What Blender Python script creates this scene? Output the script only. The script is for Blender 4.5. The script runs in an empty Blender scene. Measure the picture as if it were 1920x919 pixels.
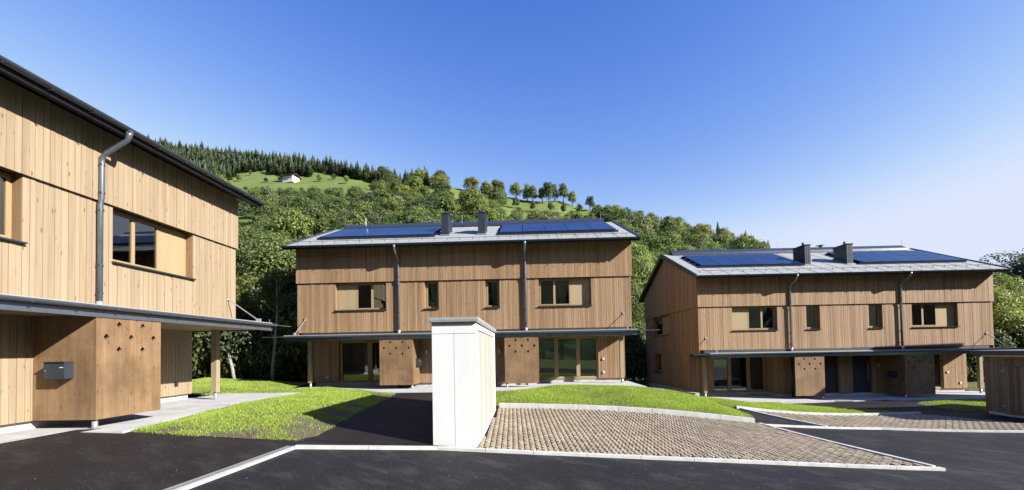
import bpy, bmesh, math, random
import numpy as np
from mathutils import Matrix, Vector

# ------------------------------------------------------------------ camera, sky, sun, exposure
S = bpy.context.scene
C = S.collection
ZC = 1.92                                   # camera height above the datum
cam = bpy.data.cameras.new('camera'); co = bpy.data.objects.new('camera', cam); C.objects.link(co)
cam.sensor_fit = 'HORIZONTAL'; cam.sensor_width = 36.0; cam.lens = 811.49 / 1920 * 36
cam.shift_y = (638.53 - 459.5) / 1920; cam.clip_start = .05; cam.clip_end = 6000
co.matrix_world = Matrix.Translation((0, 0, ZC)) @ Matrix.Rotation(math.pi/2 + .0255, 4, 'X') @ Matrix.Rotation(-.0178, 4, 'Z')
S.camera = co
SUN = Vector((.78, -.42, .475)).normalized()
W_ = bpy.data.worlds.new('World'); S.world = W_; W_.use_nodes = True
nt = W_.node_tree; sk = nt.nodes.new('ShaderNodeTexSky'); sk.sky_type = 'NISHITA'; sk.sun_disc = False
sk.sun_elevation = math.asin(SUN.z); sk.sun_rotation = math.atan2(SUN.x, SUN.y)
sk.altitude = 800; sk.air_density = 1.0; sk.dust_density = .2; sk.ozone_density = 3.0
EXP = 1.4
def _mth(op, a, b):
    o = nt.nodes.new('ShaderNodeMath'); o.operation = op
    for i, q in enumerate((a, b)):
        if isinstance(q, (int, float)): o.inputs[i].default_value = q
        else: nt.links.new(q, o.inputs[i])
    return o.outputs[0]
sep = nt.nodes.new('ShaderNodeSeparateColor'); cmb = nt.nodes.new('ShaderNodeCombineColor'); nt.links.new(sk.outputs[0], sep.inputs[0])
for i, (g, a, mx) in enumerate(((2.2, 25.5, .72), (1.55, 4.55, .80), (.75, 1.86, .99))):      # deeper blue overhead, paler towards the horizon
    q = _mth('MULTIPLY', _mth('POWER', _mth('MULTIPLY', sep.outputs[i], .12), g), a); qs = nt.nodes.new('ShaderNodeMath'); qs.operation = 'SMOOTH_MIN'; nt.links.new(q, qs.inputs[0]); qs.inputs[1].default_value = mx; qs.inputs[2].default_value = .35; nt.links.new(_mth('MULTIPLY', qs.outputs[0], 10/2**EXP), cmb.inputs[i])
nt.links.new(cmb.outputs[0], nt.nodes['Background'].inputs[0]); nt.nodes['Background'].inputs[1].default_value = .10
sl = bpy.data.lights.new('sun', 'SUN'); so = bpy.data.objects.new('sun', sl); C.objects.link(so)
sl.energy = 5.0; sl.angle = math.radians(.5); sl.color = (1, .95, .87)
so.rotation_euler = SUN.to_track_quat('Z', 'Y').to_euler(); so.location = SUN * 60
S.view_settings.view_transform = 'Standard'; S.view_settings.look = 'None'
S.view_settings.exposure = EXP; S.view_settings.gamma = 1; S.view_settings.use_curve_mapping = False
S.render.engine = 'CYCLES'
S.cycles.use_denoising = True
S.cycles.max_bounces = 8; S.cycles.transparent_max_bounces = 12; S.cycles.sample_clamp_indirect = 6
S.cycles.caustics_reflective = False; S.cycles.caustics_refractive = False

random.seed(7); RNG = np.random.default_rng(7)

# ------------------------------------------------------------------ node helpers and materials
class NT:
    def __init__(s, name):
        s.m = bpy.data.materials.new(name); s.m.use_nodes = True; s.t = s.m.node_tree
        s.t.nodes.clear(); s.out = s.t.nodes.new('ShaderNodeOutputMaterial')
    def n(s, typ, **kw):
        o = s.t.nodes.new('ShaderNode' + typ)
        for k, v in kw.items():
            if k.startswith('i_'):
                key = k[2:]; key = int(key) if key.isdigit() else key.replace('_', ' ')
                if hasattr(v, 'is_output') or isinstance(v, bpy.types.NodeSocket): s.t.links.new(v, o.inputs[key])
                else: o.inputs[key].default_value = v
            else: setattr(o, k, v)
        return o
    def math(s, op, a, b=0.0, c=None, clamp=False):
        kw = dict(operation=op, i_0=a, i_1=b, use_clamp=clamp)
        o = s.n('Math', **kw)
        if c is not None: s.n_in(o, 2, c)
        return o.outputs[0]
    def n_in(s, o, k, v):
        if isinstance(v, bpy.types.NodeSocket): s.t.links.new(v, o.inputs[k])
        else: o.inputs[k].default_value = v
    def mix(s, f, a, b, blend='MIX'):
        o = s.t.nodes.new('ShaderNodeMix'); o.data_type = 'RGBA'; o.blend_type = blend
        s.n_in(o, 0, f); s.n_in(o, 6, a); s.n_in(o, 7, b); return o.outputs[2]
    def ramp(s, f, stops):
        o = s.n('ValToRGB', i_0=f); e = o.color_ramp.elements
        while len(e) < len(stops): e.new(.5)
        for q, (p, c) in zip(e, stops):
            q.position = p; q.color = c if len(c) == 4 else (*c, 1)
        return o.outputs[0]
    def noise(s, vec, scale, detail=4, rough=.55):
        return s.n('TexNoise', i_Vector=vec, i_Scale=scale, i_Detail=detail, i_Roughness=rough).outputs[0]
    def mapv(s, vec, scale=(1, 1, 1), loc=None):
        o = s.n('Mapping', i_Vector=vec, i_Scale=scale)
        if loc is not None: s.n_in(o, 'Location', loc)
        return o.outputs[0]
    def bsdf(s, color, rough=.6, metal=0, spec=.5, bump=None, bstr=.3, bdist=.01, alb=.64, **kw):
        p = s.n('BsdfPrincipled')
        if alb != 1: color = s.mix(1.0, color, (alb, alb, alb, 1), 'MULTIPLY')
        s.n_in(p, 'Base Color', color); s.n_in(p, 'Roughness', rough); s.n_in(p, 'Metallic', metal); s.n_in(p, 'Specular IOR Level', spec)
        for k, v in kw.items(): s.n_in(p, k.replace('_', ' '), v)
        if bump is not None:
            b = s.n('Bump', i_Height=bump, i_Strength=bstr, i_Distance=bdist); s.t.links.new(b.outputs[0], p.inputs['Normal'])
        s.t.links.new(p.outputs[0], s.out.inputs[0]); return p
def rgb(r, g, b): return (r, g, b, 1)
def pcoord(t):                      # object coordinates shifted by a random amount for each board / island
    oi = t.n('ObjectInfo'); ge = t.n('NewGeometry'); tc = t.n('TexCoord')
    r = t.math('FRACT', t.math('ADD', oi.outputs['Random'], ge.outputs['Random Per Island']))
    r2 = t.math('FRACT', t.math('MULTIPLY', r, 17.31))
    off = t.n('CombineXYZ', i_0=t.math('MULTIPLY', r, 31.0), i_1=0.0, i_2=t.math('MULTIPLY', r2, 47.0)).outputs[0]
    v = t.n('VectorMath', operation='ADD', i_0=tc.outputs['Object'], i_1=off).outputs[0]
    return v, r, r2
def wood(name, a, b, c, knots=.8, vary=.5, blotch=0.0, groove=False, rough=.62):
    t = NT(name); v, r, r2 = pcoord(t)
    fine = t.noise(t.mapv(v, (34, 34, 1.5)), 1.0, 5, .6)
    wavy = t.noise(t.mapv(v, (9, 9, .55)), 1.0, 3, .5)
    f = t.math('ADD', t.math('MULTIPLY', fine, .5), t.math('MULTIPLY', wavy, .5))
    f = t.math('ADD', f, t.math('MULTIPLY', t.math('SUBTRACT', r2, .5), vary), clamp=True)
    col = t.ramp(f, [(.22, a), (.5, b), (.8, c)])
    vo = t.n('TexVoronoi', i_Vector=t.mapv(v, (9, 9, 3.2)), i_Scale=1.0); 
    k = t.ramp(vo.outputs['Distance'], [(.0, (1, 1, 1)), (.10, (.75, .75, .75)), (.2, (0, 0, 0))])
    kk = t.math('MULTIPLY', k, t.math('MULTIPLY', t.math('GREATER_THAN', t.n('SeparateColor', i_0=vo.outputs['Color']).outputs[0], .38), knots))
    col = t.mix(kk, col, rgb(a[0]*.5, a[1]*.42, a[2]*.36))
    tint = t.mix(t.math('MULTIPLY', r, .45), rgb(1, 1, 1), rgb(.86, .87, .90)); col = t.mix(1.0, col, tint, 'MULTIPLY')
    if blotch:
        ge = t.n('NewGeometry'); bl = t.noise(ge.outputs['Position'], 1.6, 4, .6)
        col = t.mix(t.ramp(bl, [(.42, (0, 0, 0)), (.72, (blotch, blotch, blotch))]), col, rgb(a[0]*.62, a[1]*.6, a[2]*.66))
    t.bsdf(col, rough, bump=fine, bstr=.25, bdist=.004, spec=.3); return t.m
def plain(name, col, rough=.5, metal=0, spec=.5, var=.12, scale=6, bump=.0):
    t = NT(name); ge = t.n('NewGeometry'); nz = t.noise(ge.outputs['Position'], scale, 5, .6)
    c = t.mix(t.ramp(nz, [(.3, (0, 0, 0)), (.7, (1, 1, 1))]), rgb(*[q*(1-var) for q in col]), rgb(*[min(1, q*(1+var)) for q in col]))
    rr = t.math('ADD', t.math('MULTIPLY', nz, .18), rough - .09)
    t.bsdf(c, rr, metal, spec, bump=nz if bump else None, bstr=bump, bdist=.01); return t.m
M = {}
M['board'] = wood('larch_board', (.265, .159, .085), (.385, .246, .14), (.48, .33, .20), knots=.85, vary=.36)
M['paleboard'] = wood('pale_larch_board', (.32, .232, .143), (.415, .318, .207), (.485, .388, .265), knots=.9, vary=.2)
M['whiteboard'] = wood('very_pale_board', (.44, .385, .33), (.56, .505, .45), (.64, .59, .54), knots=.4, vary=.5)  # palest boards, for the timber side of the concrete store
M['greyboard'] = wood('dark_shed_board', (.17, .115, .075), (.26, .19, .132), (.34, .26, .19), knots=.6, vary=.5)  # darker and greyer than the house boards, for the shed
M['panel'] = wood('spruce_panel', (.19, .11, .055), (.32, .20, .105), (.42, .285, .165), knots=.8, vary=.2, blotch=.65)
M['frame'] = wood('window_frame_wood', (.34, .235, .11), (.44, .315, .165), (.50, .37, .21), knots=.0, vary=.1)
M['shutter'] = wood('shutter_panel_wood', (.40, .30, .165), (.47, .36, .21), (.52, .41, .25), knots=.0, vary=.1)
M['soffit'] = wood('soffit_wood', (.22, .13, .06), (.34, .215, .11), (.42, .28, .15), knots=.5, vary=.3)
M['dark'] = plain('anthracite_metal', (.075, .09, .115), .33, .5, var=.1)
M['darkmatt'] = plain('dark_flashing', (.03, .034, .042), .6, .1)
M['chimney'] = plain('chimney_sheet', (.05, .06, .08), .4, .4, var=.1)
M['gutter'] = plain('gutter_metal', (.26, .30, .38), .30, .7, var=.08)
M['zinc'] = plain('galvanised_steel', (.62, .63, .65), .35, .6, var=.08)
M['black'] = plain('black_backing', (.02, .016, .013), .8)
M['whitec'] = None
def roofsheet():
    t = NT('roof_sheet_metal'); ge = t.n('NewGeometry'); oi = t.n('ObjectInfo')
    nz = t.noise(t.mapv(ge.outputs['Position'], (1.2, 1.2, 1.2)), 2.0, 6, .65)
    c = t.ramp(nz, [(.25, (.37, .385, .385)), (.55, (.41, .425, .42)), (.8, (.45, .46, .455))])
    c = t.mix(t.math('MULTIPLY', oi.outputs['Random'], .15), c, rgb(.38, .40, .41))
    t.bsdf(c, t.math('ADD', t.math('MULTIPLY', nz, .25), .5), 0, spec=.2, alb=.62); return t.m
M['roof'] = roofsheet()
def solar():
    t = NT('solar_cell'); tc = t.n('TexCoord'); sp = t.n('SeparateXYZ', i_0=tc.outputs['Object'])
    def line(s, per, w):
        q = t.math('FRACT', t.math('DIVIDE', s, per)); return t.math('LESS_THAN', q, w)
    g = t.math('MAXIMUM', line(sp.outputs[0], .158, .03), line(sp.outputs[1], .158, .03))
    oi = t.n('ObjectInfo')
    c = t.mix(oi.outputs['Random'], rgb(.006, .017, .062), rgb(.008, .024, .085)); c = t.mix(t.math('MULTIPLY', g, .22), c, rgb(.14, .18, .28))
    t.bsdf(c, .25, 0, .3, alb=1, IOR=1.22); return t.m
M['solar'] = solar()
def concrete(name, lo, hi, stain=.25, scale=3.0, pores=True):
    t = NT(name); ge = t.n('NewGeometry'); p = ge.outputs['Position']
    a = t.noise(t.mapv(p, (1, 1, .45)), scale, 6, .65); b = t.noise(p, 42, 3, .7); s = t.noise(t.mapv(p, (1.5, 1.5, .25)), 2.2, 5, .6)
    c = t.mix(t.ramp(a, [(.3, (0, 0, 0)), (.72, (1, 1, 1))]), rgb(*lo), rgb(*hi))
    c = t.mix(t.ramp(s, [(.5, (0, 0, 0)), (.8, (stain, stain, stain))]), c, rgb(lo[0]*.6, lo[1]*.58, lo[2]*.54))
    if pores:
        vo = t.n('TexVoronoi', i_Vector=p, i_Scale=38.0); c = t.mix(t.ramp(vo.outputs['Distance'], [(.05, (.35, .35, .35)), (.13, (0, 0, 0))]), c, rgb(lo[0]*.5, lo[1]*.5, lo[2]*.5))
    t.bsdf(c, .82, bump=b, bstr=.15, bdist=.004, spec=.25); return t.m
M['whitec'] = concrete('white_concrete', (.82, .825, .825), (.91, .91, .905), .16)
M['slab'] = concrete('terrace_concrete', (.50, .505, .51), (.72, .72, .72), .5, 1.4)
M['kerb'] = concrete('kerb_concrete', (.56, .56, .545), (.76, .76, .74), .45, 5)
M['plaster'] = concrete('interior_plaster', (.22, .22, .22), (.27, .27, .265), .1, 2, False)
def asphalt(name, base, warm, dust=.5):
    t = NT(name); ge = t.n('NewGeometry'); p = ge.outputs['Position']
    big = t.noise(p, .55, 5, .6); fine = t.noise(p, 120, 2, .7); streak = t.noise(t.mapv(t.n('VectorRotate', rotation_type='Z_AXIS', i_Vector=p, i_Angle=.7).outputs[0], (.8, 1.7, 1)), 1.5, 9, .74)
    c = t.mix(t.ramp(big, [(.35, (0, 0, 0)), (.68, (1, 1, 1))]), rgb(*base), rgb(*warm))
    c = t.mix(t.ramp(streak, [(.50, (0, 0, 0)), (.70, (dust*.9,)*3)]), c, rgb(.075, .072, .074))
    vo = t.n('TexVoronoi', i_Vector=p, i_Scale=34.0); sp = t.n('SeparateColor', i_0=vo.outputs['Color'])
    f = t.math('MULTIPLY', t.ramp(vo.outputs['Distance'], [(.13, (1, 1, 1)), (.24, (0, 0, 0))]), t.math('GREATER_THAN', sp.outputs[0], .74))
    c = t.mix(t.math('MULTIPLY', f, .42), c, rgb(.25, .25, .26))
    vo2 = t.n('TexVoronoi', i_Vector=p, i_Scale=7.0); f2 = t.math('MULTIPLY', t.math('LESS_THAN', vo2.outputs['Distance'], .055), t.math('GREATER_THAN', t.n('SeparateColor', i_0=vo2.outputs['Color']).outputs[1], .7))
    c = t.mix(t.math('MULTIPLY', f2, .8), c, rgb(.5, .49, .46))
    t.bsdf(c, t.math('ADD', t.math('MULTIPLY', big, .2), .6), bump=fine, bstr=.5, bdist=.01, spec=.22, alb=.95); return t.m
M['asphalt'] = asphalt('asphalt', (.0085, .0085, .0105), (.0145, .0135, .0145))
M['path'] = asphalt('path_asphalt', (.0105, .0078, .0072), (.0175, .013, .012), .28)
def soil(name, stops, scale=2.0):
    t = NT(name); ge = t.n('NewGeometry'); p = ge.outputs['Position']
    a = t.noise(p, scale, 8, .7); b = t.noise(p, 35, 4, .7)
    t.bsdf(t.ramp(t.math('ADD', t.math('MULTIPLY', a, .75), t.math('MULTIPLY', b, .25)), stops), .95, bump=b, bstr=.8, bdist=.03, spec=.1); return t.m
M['lawnsoil'] = soil('lawn_soil', [(.30, (.085, .066, .048)), (.50, (.17, .14, .105)), (.60, (.15, .17, .06)), (.76, (.15, .21, .05))])
M['baresoil'] = soil('bare_soil', [(.3, (.05, .036, .026)), (.6, (.11, .085, .062)), (.8, (.16, .135, .105))])
M['jointsoil'] = soil('joint_soil', [(.3, (.014, .011, .008)), (.6, (.032, .026, .019)), (.8, (.06, .052, .032))], 6)
M['meadow'] = soil('meadow', [(.28, (.10, .155, .040)), (.45, (.15, .215, .056)), (.55, (.18, .235, .075)), (.7, (.235, .285, .105))], .07)
def paver():
    t = NT('paver_stone'); v, r, r2 = pcoord(t); ge = t.n('NewGeometry'); p = ge.outputs['Position']
    a = t.noise(p, .7, 5, .65); b = t.noise(v, 30, 4, .7)
    c = t.mix(r, rgb(.355, .285, .20), rgb(.51, .43, .325))
    c = t.mix(t.ramp(a, [(.48, (0, 0, 0)), (.72, (.7, .7, .7))]), c, rgb(.27, .215, .15))
    c = t.mix(t.math('MULTIPLY', b, .3), c, rgb(.2, .185, .16))
    t.bsdf(c, .88, bump=b, bstr=.3, bdist=.005, spec=.2); return t.m
M['paver'] = paver()
def glass():
    t = NT('window_glass'); fr = t.n('Fresnel', i_IOR=1.52)
    tr = t.n('BsdfTransparent', i_Color=rgb(.50, .55, .55)); gl = t.n('BsdfGlossy', i_Roughness=.012, i_Color=rgb(.95, .97, 1))
    f = t.math('ADD', t.math('MULTIPLY', fr.outputs[0], 1.5), .07, clamp=True)
    mx = t.n('MixShader', i_0=f, i_1=tr.outputs[0], i_2=gl.outputs[0]); t.t.links.new(mx.outputs[0], t.out.inputs[0]); return t.m
M['glass'] = glass()
def leaf(name, trans=.32, lo=.78, hi=1.28):
    t = NT(name); oi = t.n('ObjectInfo'); ge = t.n('NewGeometry'); tc = t.n('TexCoord')
    nz = t.noise(tc.outputs['Object'], .55, 3, .6)
    k = t.math('ADD', t.math('MULTIPLY', ge.outputs['Random Per Island'], hi - lo), lo)
    k = t.math('MULTIPLY', k, t.math('ADD', t.math('MULTIPLY', nz, .9), .55))
    k = t.math('MULTIPLY', k, .70); kc = t.n('CombineColor', i_0=k, i_1=k, i_2=k).outputs[0]
    c = t.mix(1.0, oi.outputs['Color'], kc, 'MULTIPLY')
    yel = t.math('MULTIPLY', t.math('GREATER_THAN', t.math('FRACT', t.math('MULTIPLY', ge.outputs['Random Per Island'], 7.7)), .80), .3)
    c = t.mix(yel, c, t.mix(1.0, c, rgb(1.4, 1.2, .75), 'MULTIPLY'))
    d = t.n('BsdfPrincipled', i_Base_Color=c, i_Roughness=.55); d.inputs['Specular IOR Level'].default_value = .3
    tl = t.n('BsdfTranslucent', i_Color=t.mix(1.0, c, rgb(1.5, 1.6, .7), 'MULTIPLY'))
    mx = t.n('MixShader', i_0=trans, i_1=d.outputs[0], i_2=tl.outputs[0]); t.t.links.new(mx.outputs[0], t.out.inputs[0]); return t.m
M['leaf'] = leaf('leaf'); M['needle'] = leaf('needle', .12, .75, 1.3)
M['grass'] = leaf('grass_blade', .35, .7, 1.35)
M['bark'] = plain('bark', (.10, .075, .055), .9, var=.4, scale=9)
M['palebark'] = plain('pale_bark', (.36, .34, .30), .85, var=.35, scale=8)
M['white'] = plain('white_plastic', (.75, .75, .74), .5, var=.03)
M['letter'] = plain('mailbox_metal', (.075, .095, .125), .35, .5, var=.06)

# ------------------------------------------------------------------ object helpers
def tag(o, label=None, cat=None, group=None, kind=None):
    for k, v in (('label', label), ('category', cat), ('group', group), ('kind', kind)):
        if v: o[k] = v
    return o
def link(name, data, parent=None):
    o = bpy.data.objects.new(name, data); C.objects.link(o)
    if parent: o.parent = parent
    return o
def empty(name, loc=(0, 0, 0), rz=0, parent=None):
    o = link(name, None, parent); o.location = loc; o.rotation_euler = (0, 0, rz); o.empty_display_size = .3; return o
class MB:
    def __init__(s): s.v = []; s.f = []
    def add(s, vs, fs):
        k = len(s.v); s.v += [tuple(p) for p in vs]; s.f += [tuple(i + k for i in f) for f in fs]; return s
    def box(s, x0, x1, y0, y1, z0, z1, fn=None):
        vs = [(x, y, z) for z in (z0, z1) for y in (y0, y1) for x in (x0, x1)]
        if fn: vs = [fn(*p) for p in vs]
        return s.add(vs, [(0, 2, 3, 1), (4, 5, 7, 6), (0, 1, 5, 4), (2, 6, 7, 3), (0, 4, 6, 2), (1, 3, 7, 5)])
    def prism_x(s, prof, x0, x1):          # profile of (y,z), extruded along x
        n = len(prof); vs = [(x0, y, z) for y, z in prof] + [(x1, y, z) for y, z in prof]
        return s.add(vs, [tuple(range(n))[::-1], tuple(range(n, 2*n))] + [(i, (i+1) % n, n+(i+1) % n, n+i) for i in range(n)])
    def tube(s, pts, r, n=8, cap=True):
        pts = [Vector(p) for p in pts]; rs = r if isinstance(r, (list, tuple)) else [r]*len(pts); k = len(s.v); vs = []; a = None
        for i, p in enumerate(pts):
            d = (pts[min(i+1, len(pts)-1)] - pts[max(i-1, 0)]).normalized()
            if a is None: a = d.orthogonal().normalized()
            a = (a - d*a.dot(d)).normalized(); b = d.cross(a)
            vs += [p + (a*math.cos(2*math.pi*j/n) + b*math.sin(2*math.pi*j/n))*rs[i] for j in range(n)]
        fs = [(i*n+j, i*n+(j+1) % n, (i+1)*n+(j+1) % n, (i+1)*n+j) for i in range(len(pts)-1) for j in range(n)]
        if cap: fs += [tuple(range(n))[::-1], tuple((len(pts)-1)*n + j for j in range(n))]
        return s.add(vs, fs)
    def trough(s, x0, x1, y, z, r, n=9, t=.012):   # half-round gutter open to the top
        prof = [(y + r*math.cos(math.pi + math.pi*i/(n-1)), z + r*math.sin(math.pi + math.pi*i/(n-1))) for i in range(n)]
        inn = [(y + (r-t)*math.cos(math.pi + math.pi*i/(n-1)), z + (r-t)*math.sin(math.pi + math.pi*i/(n-1))) for i in range(n)][::-1]
        return s.prism_x(prof + inn, x0, x1)
    def mesh(s, name, mats, smooth=False):
        m = bpy.data.meshes.new(name); m.from_pydata(s.v, [], s.f)
        for q in (mats if isinstance(mats, (list, tuple)) else [mats]): m.materials.append(q)
        if smooth: m.polygons.foreach_set('use_smooth', [True]*len(m.polygons))
        m.update(); return m
    def build(s, name, mat, parent=None, smooth=False): return link(name, s.mesh(name, mat, smooth), parent)
def npmesh(name, V, F, mat):                # F: (n,3) or (n,4) int array
    m = bpy.data.meshes.new(name); V = np.asarray(V, np.float32); F = np.asarray(F, np.int32); k = F.shape[1]
    m.vertices.add(len(V)); m.vertices.foreach_set('co', V.ravel())
    m.loops.add(F.size); m.loops.foreach_set('vertex_index', F.ravel())
    m.polygons.add(len(F)); m.polygons.foreach_set('loop_start', np.arange(len(F), dtype=np.int32)*k); m.polygons.foreach_set('loop_total', np.full(len(F), k, np.int32))
    m.materials.append(mat); m.update(calc_edges=True); m.validate(); return m

# ------------------------------------------------------------------ terrain
CP = np.array([(-7.5,-3,-1.29),(-7.5,6,-1.29),(-7.4,13,-1.29),(-14,20,-1.2),(-3.6,7.2,-1.53),(0,7.6,-1.77),(4,7.7,-2.03),(7.7,7.9,-2.25),(12,8,-2.42),(18,10,-2.5),(0,-5,-1.95),(10,0,-2.4),(-9.5,17.2,-1.46),(-2,16.0,-1.46),(5,16.8,-1.5),(-.4,12.8,-1.62),(6.8,12.4,-2.12),(9.5,20.3,-2.52),(17,20,-2.53),(24,20,-2.53),(9,15.5,-2.28),(16,15,-2.5),(28,12,-2.55),(0,32,-1.5),(17,35,-2.5),(-15,30,-1.3),(30,-5,-2.6),(-15,-8,-1.4),(8.9,24,-2.72),(8.9,31,-2.95)])
_n = len(CP)
def _U(r2): return np.where(r2 > 1e-9, .5*r2*np.log(np.maximum(r2, 1e-9)), 0)
_K = _U(((CP[:, None, :2]-CP[None, :, :2])**2).sum(-1)) + np.eye(_n)*2.0
_P = np.c_[np.ones(_n), CP[:, :2]]
_S = np.linalg.solve(np.block([[_K, _P], [_P.T, np.zeros((3, 3))]]), np.r_[CP[:, 2], 0, 0, 0])
HU, HE, HR = np.array([(-2.064,.533,560),(-1.564,.524,560),(-1.19,.522,550),(-.865,.498,520),(-.653,.467,490),(-.516,.446,440),(-.391,.424,400),(-.267,.398,350),(-.193,.386,325),(-.13,.387,330),(-.031,.363,320),(.056,.356,320),(.112,.355,320),(.167,.334,315),(.216,.316,290),(.303,.292,260),(.414,.267,240),(.549,.242,220),(.617,.214,210),(.744,.134,200),(.915,.082,200),(1.161,.065,200),(1.776,.041,220)]).T
def hz(x, y):                               # ground height in the world
    x = np.asarray(x, float); y = np.asarray(y, float); xc = np.clip(x, -18, 32); yc = np.clip(y, -10, 35)
    r2 = (xc[..., None]-CP[:, 0])**2 + (yc[..., None]-CP[:, 1])**2
    z = (_U(r2)*_S[:_n]).sum(-1) + _S[_n] + _S[_n+1]*xc + _S[_n+2]*yc
    yy = np.maximum(y, 36); u = np.clip(x/yy, -2, 1.77); e = np.interp(u, HU, HE); R = np.interp(u, HU, HR)
    t = (yy-36)/(R-36); s = np.where(t < 1, np.clip(t, 0, 1)**1.35, np.maximum(1-(t-1)*.45, .2))
    bump = (np.sin(x*.045+1.3)*np.cos(y*.052) + .5*np.sin(x*.11+y*.083))*np.clip((yy-45)/80, 0, 1)*1.4
    return z + ZC + (e*R+1.7)*s + bump
def h1(x, y): return float(hz(np.array([x]), np.array([y]))[0])
def inpoly(P, X, Y):
    X = np.asarray(X, float); Y = np.asarray(Y, float); r = np.zeros(X.shape, bool); n = len(P)
    for i in range(n):
        (x0, y0), (x1, y1) = P[i], P[(i+1) % n]
        if y0 != y1:
            c = ((y0 > Y) != (y1 > Y)) & (X < (x1-x0)*(Y-y0)/(y1-y0)+x0); r ^= c
    return r
def pdist(P, X, Y):
    X = np.asarray(X, float); Y = np.asarray(Y, float); d = np.full(X.shape, 1e9); n = len(P)
    for i in range(n):
        (x0, y0), (x1, y1) = P[i], P[(i+1) % n]; L = (x1-x0)**2+(y1-y0)**2
        t = np.clip(((X-x0)*(x1-x0)+(Y-y0)*(y1-y0))/L, 0, 1); d = np.minimum(d, np.hypot(X-x0-t*(x1-x0), Y-y0-t*(y1-y0)))
    return d
def clip_half(P, ax, val, keep_less):
    out = []; n = len(P)
    for i in range(n):
        a, b = P[i], P[(i+1) % n]; ia = (a[ax] <= val) == keep_less or a[ax] == val; ib = (b[ax] <= val) == keep_less or b[ax] == val
        if ia: out.append(a)
        if ia != ib:
            t = (val-a[ax])/(b[ax]-a[ax]); out.append((a[0]+t*(b[0]-a[0]), a[1]+t*(b[1]-a[1])))
    return out
def sheet(name, P, mat, off=0.0, cell=.5, zf=None, kind='structure', parent=None):
    xs = [p[0] for p in P]; ys = [p[1] for p in P]; idx = {}; V = []; F = []
    for i in range(math.floor(min(xs)/cell), math.ceil(max(xs)/cell)):
        col = clip_half(clip_half(P, 0, i*cell, False), 0, (i+1)*cell, True)
        if len(col) < 3: continue
        for j in range(math.floor(min(ys)/cell), math.ceil(max(ys)/cell)):
            q = clip_half(clip_half(col, 1, j*cell, False), 1, (j+1)*cell, True); f = []
            for p in q:
                k = (round(p[0], 4), round(p[1], 4))
                if k not in idx: idx[k] = len(V); V.append(k)
                if not f or f[-1] != idx[k]: f.append(idx[k])
            if len(f) > 1 and f[0] == f[-1]: f.pop()
            if len(set(f)) >= 3: F.append(tuple(dict.fromkeys(f)))
    A = np.array(V); Z = hz(A[:, 0], A[:, 1]) + off
    if zf is not None: Z = Z + zf(A[:, 0], A[:, 1])
    m = bpy.data.meshes.new(name); m.from_pydata([(a, b, c) for (a, b), c in zip(V, Z)], [], F); m.materials.append(mat)
    m.polygons.foreach_set('use_smooth', [True]*len(m.polygons)); m.update()
    o = link(name, m, parent)
    if kind: o['kind'] = kind
    return o
def axis(lo, hi, step, far):
    a = list(np.arange(lo, hi+.01, step)); d = step
    while a[-1] < far: d = min(d*1.12, 7.0) if a[-1] < 560 else d*1.25; a.append(a[-1]+d)
    d = step
    while a[0] > -far: d = min(d*1.12, 7.0) if a[0] > -480 else d*1.25; a.insert(0, a[0]-d)
    return np.array(a)
gx = axis(-30, 40, 1.0, 2600); gy = axis(-12, 40, 1.0, 2600)
GX, GY = np.meshgrid(gx, gy); GZ = hz(GX, GY) - .07
nx = len(gx); ii, jj = np.meshgrid(np.arange(nx-1), np.arange(len(gy)-1)); a = (jj*nx+ii).ravel()
gm = npmesh('ground', np.c_[GX.ravel(), GY.ravel(), GZ.ravel()], np.c_[a, a+1, a+nx+1, a+nx], M['meadow'])
gm.polygons.foreach_set('use_smooth', [True]*len(gm.polygons)); tag(link('ground', gm), kind='structure')

ROAD = [(-7.85, -14), (30, -14), (30, 19.2), (17.3, 19.4), (17.0, 20.6), (13.4, 20.6), (6.0, 16.6), (-.3, 16.2), (-4.4, 15.9), (-4.4, 8.4), (-7.0, 8.5), (-7.85, 7.8)]
sheet('asphalt_road', ROAD, M['asphalt'], 0, 1.0)
sheet('driveway', [(-7.85, -14), (-5.2, -14), (-4.3, 1.6), (-3.83, 7.2), (-3.66, 7.75), (-4.6, 8.3), (-7.0, 8.5), (-7.85, 7.8)], M['path'], .005, .8)
PATH = [(-3.62, 7.75), (-1.2, 7.85), (-1.0, 15.9), (-4.1, 15.9), (-4.05, 14.9)]
sheet('footpath', PATH, M['path'], .006, .6)

# the opposite side of the valley, behind the camera: seen only in the window panes
A_ = np.radians(np.linspace(64, 300, 150)); R_ = np.array([70, 100, 130, 165, 200, 240, 290, 350, 420]); E_ = np.interp(np.degrees(A_), [64, 90, 125, 200, 262, 300], [.03, .22, .30, .30, .34, .45])
_a, _r = np.meshgrid(A_, R_); _x = np.sin(_a)*_r; _y = np.cos(_a)*_r; _e = np.broadcast_to(E_, _a.shape); _t = np.clip((_r-70)/280, 0, 1)
_z = -2.5 + _e*350*_t**1.15 + (np.sin(_x*.31+_y*.17)*np.cos(_y*.29)*2.5 + RNG.normal(0, 1.6, _x.shape))*np.clip(_t*4, 0, 1)
_k = len(A_); _i, _j = np.meshgrid(np.arange(_k-1), np.arange(len(R_)-1)); _q = (_j*_k+_i).ravel()
tag(link('valley_slope', npmesh('valley_slope', np.c_[_x.ravel(), _y.ravel(), _z.ravel()+1.0], np.c_[_q, _q+1, _q+_k+1, _q+_k], soil('wooded_slope', [(.3, (.03, .05, .018)), (.55, (.06, .09, .028)), (.75, (.12, .16, .045))], .08))), kind='structure')

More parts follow.
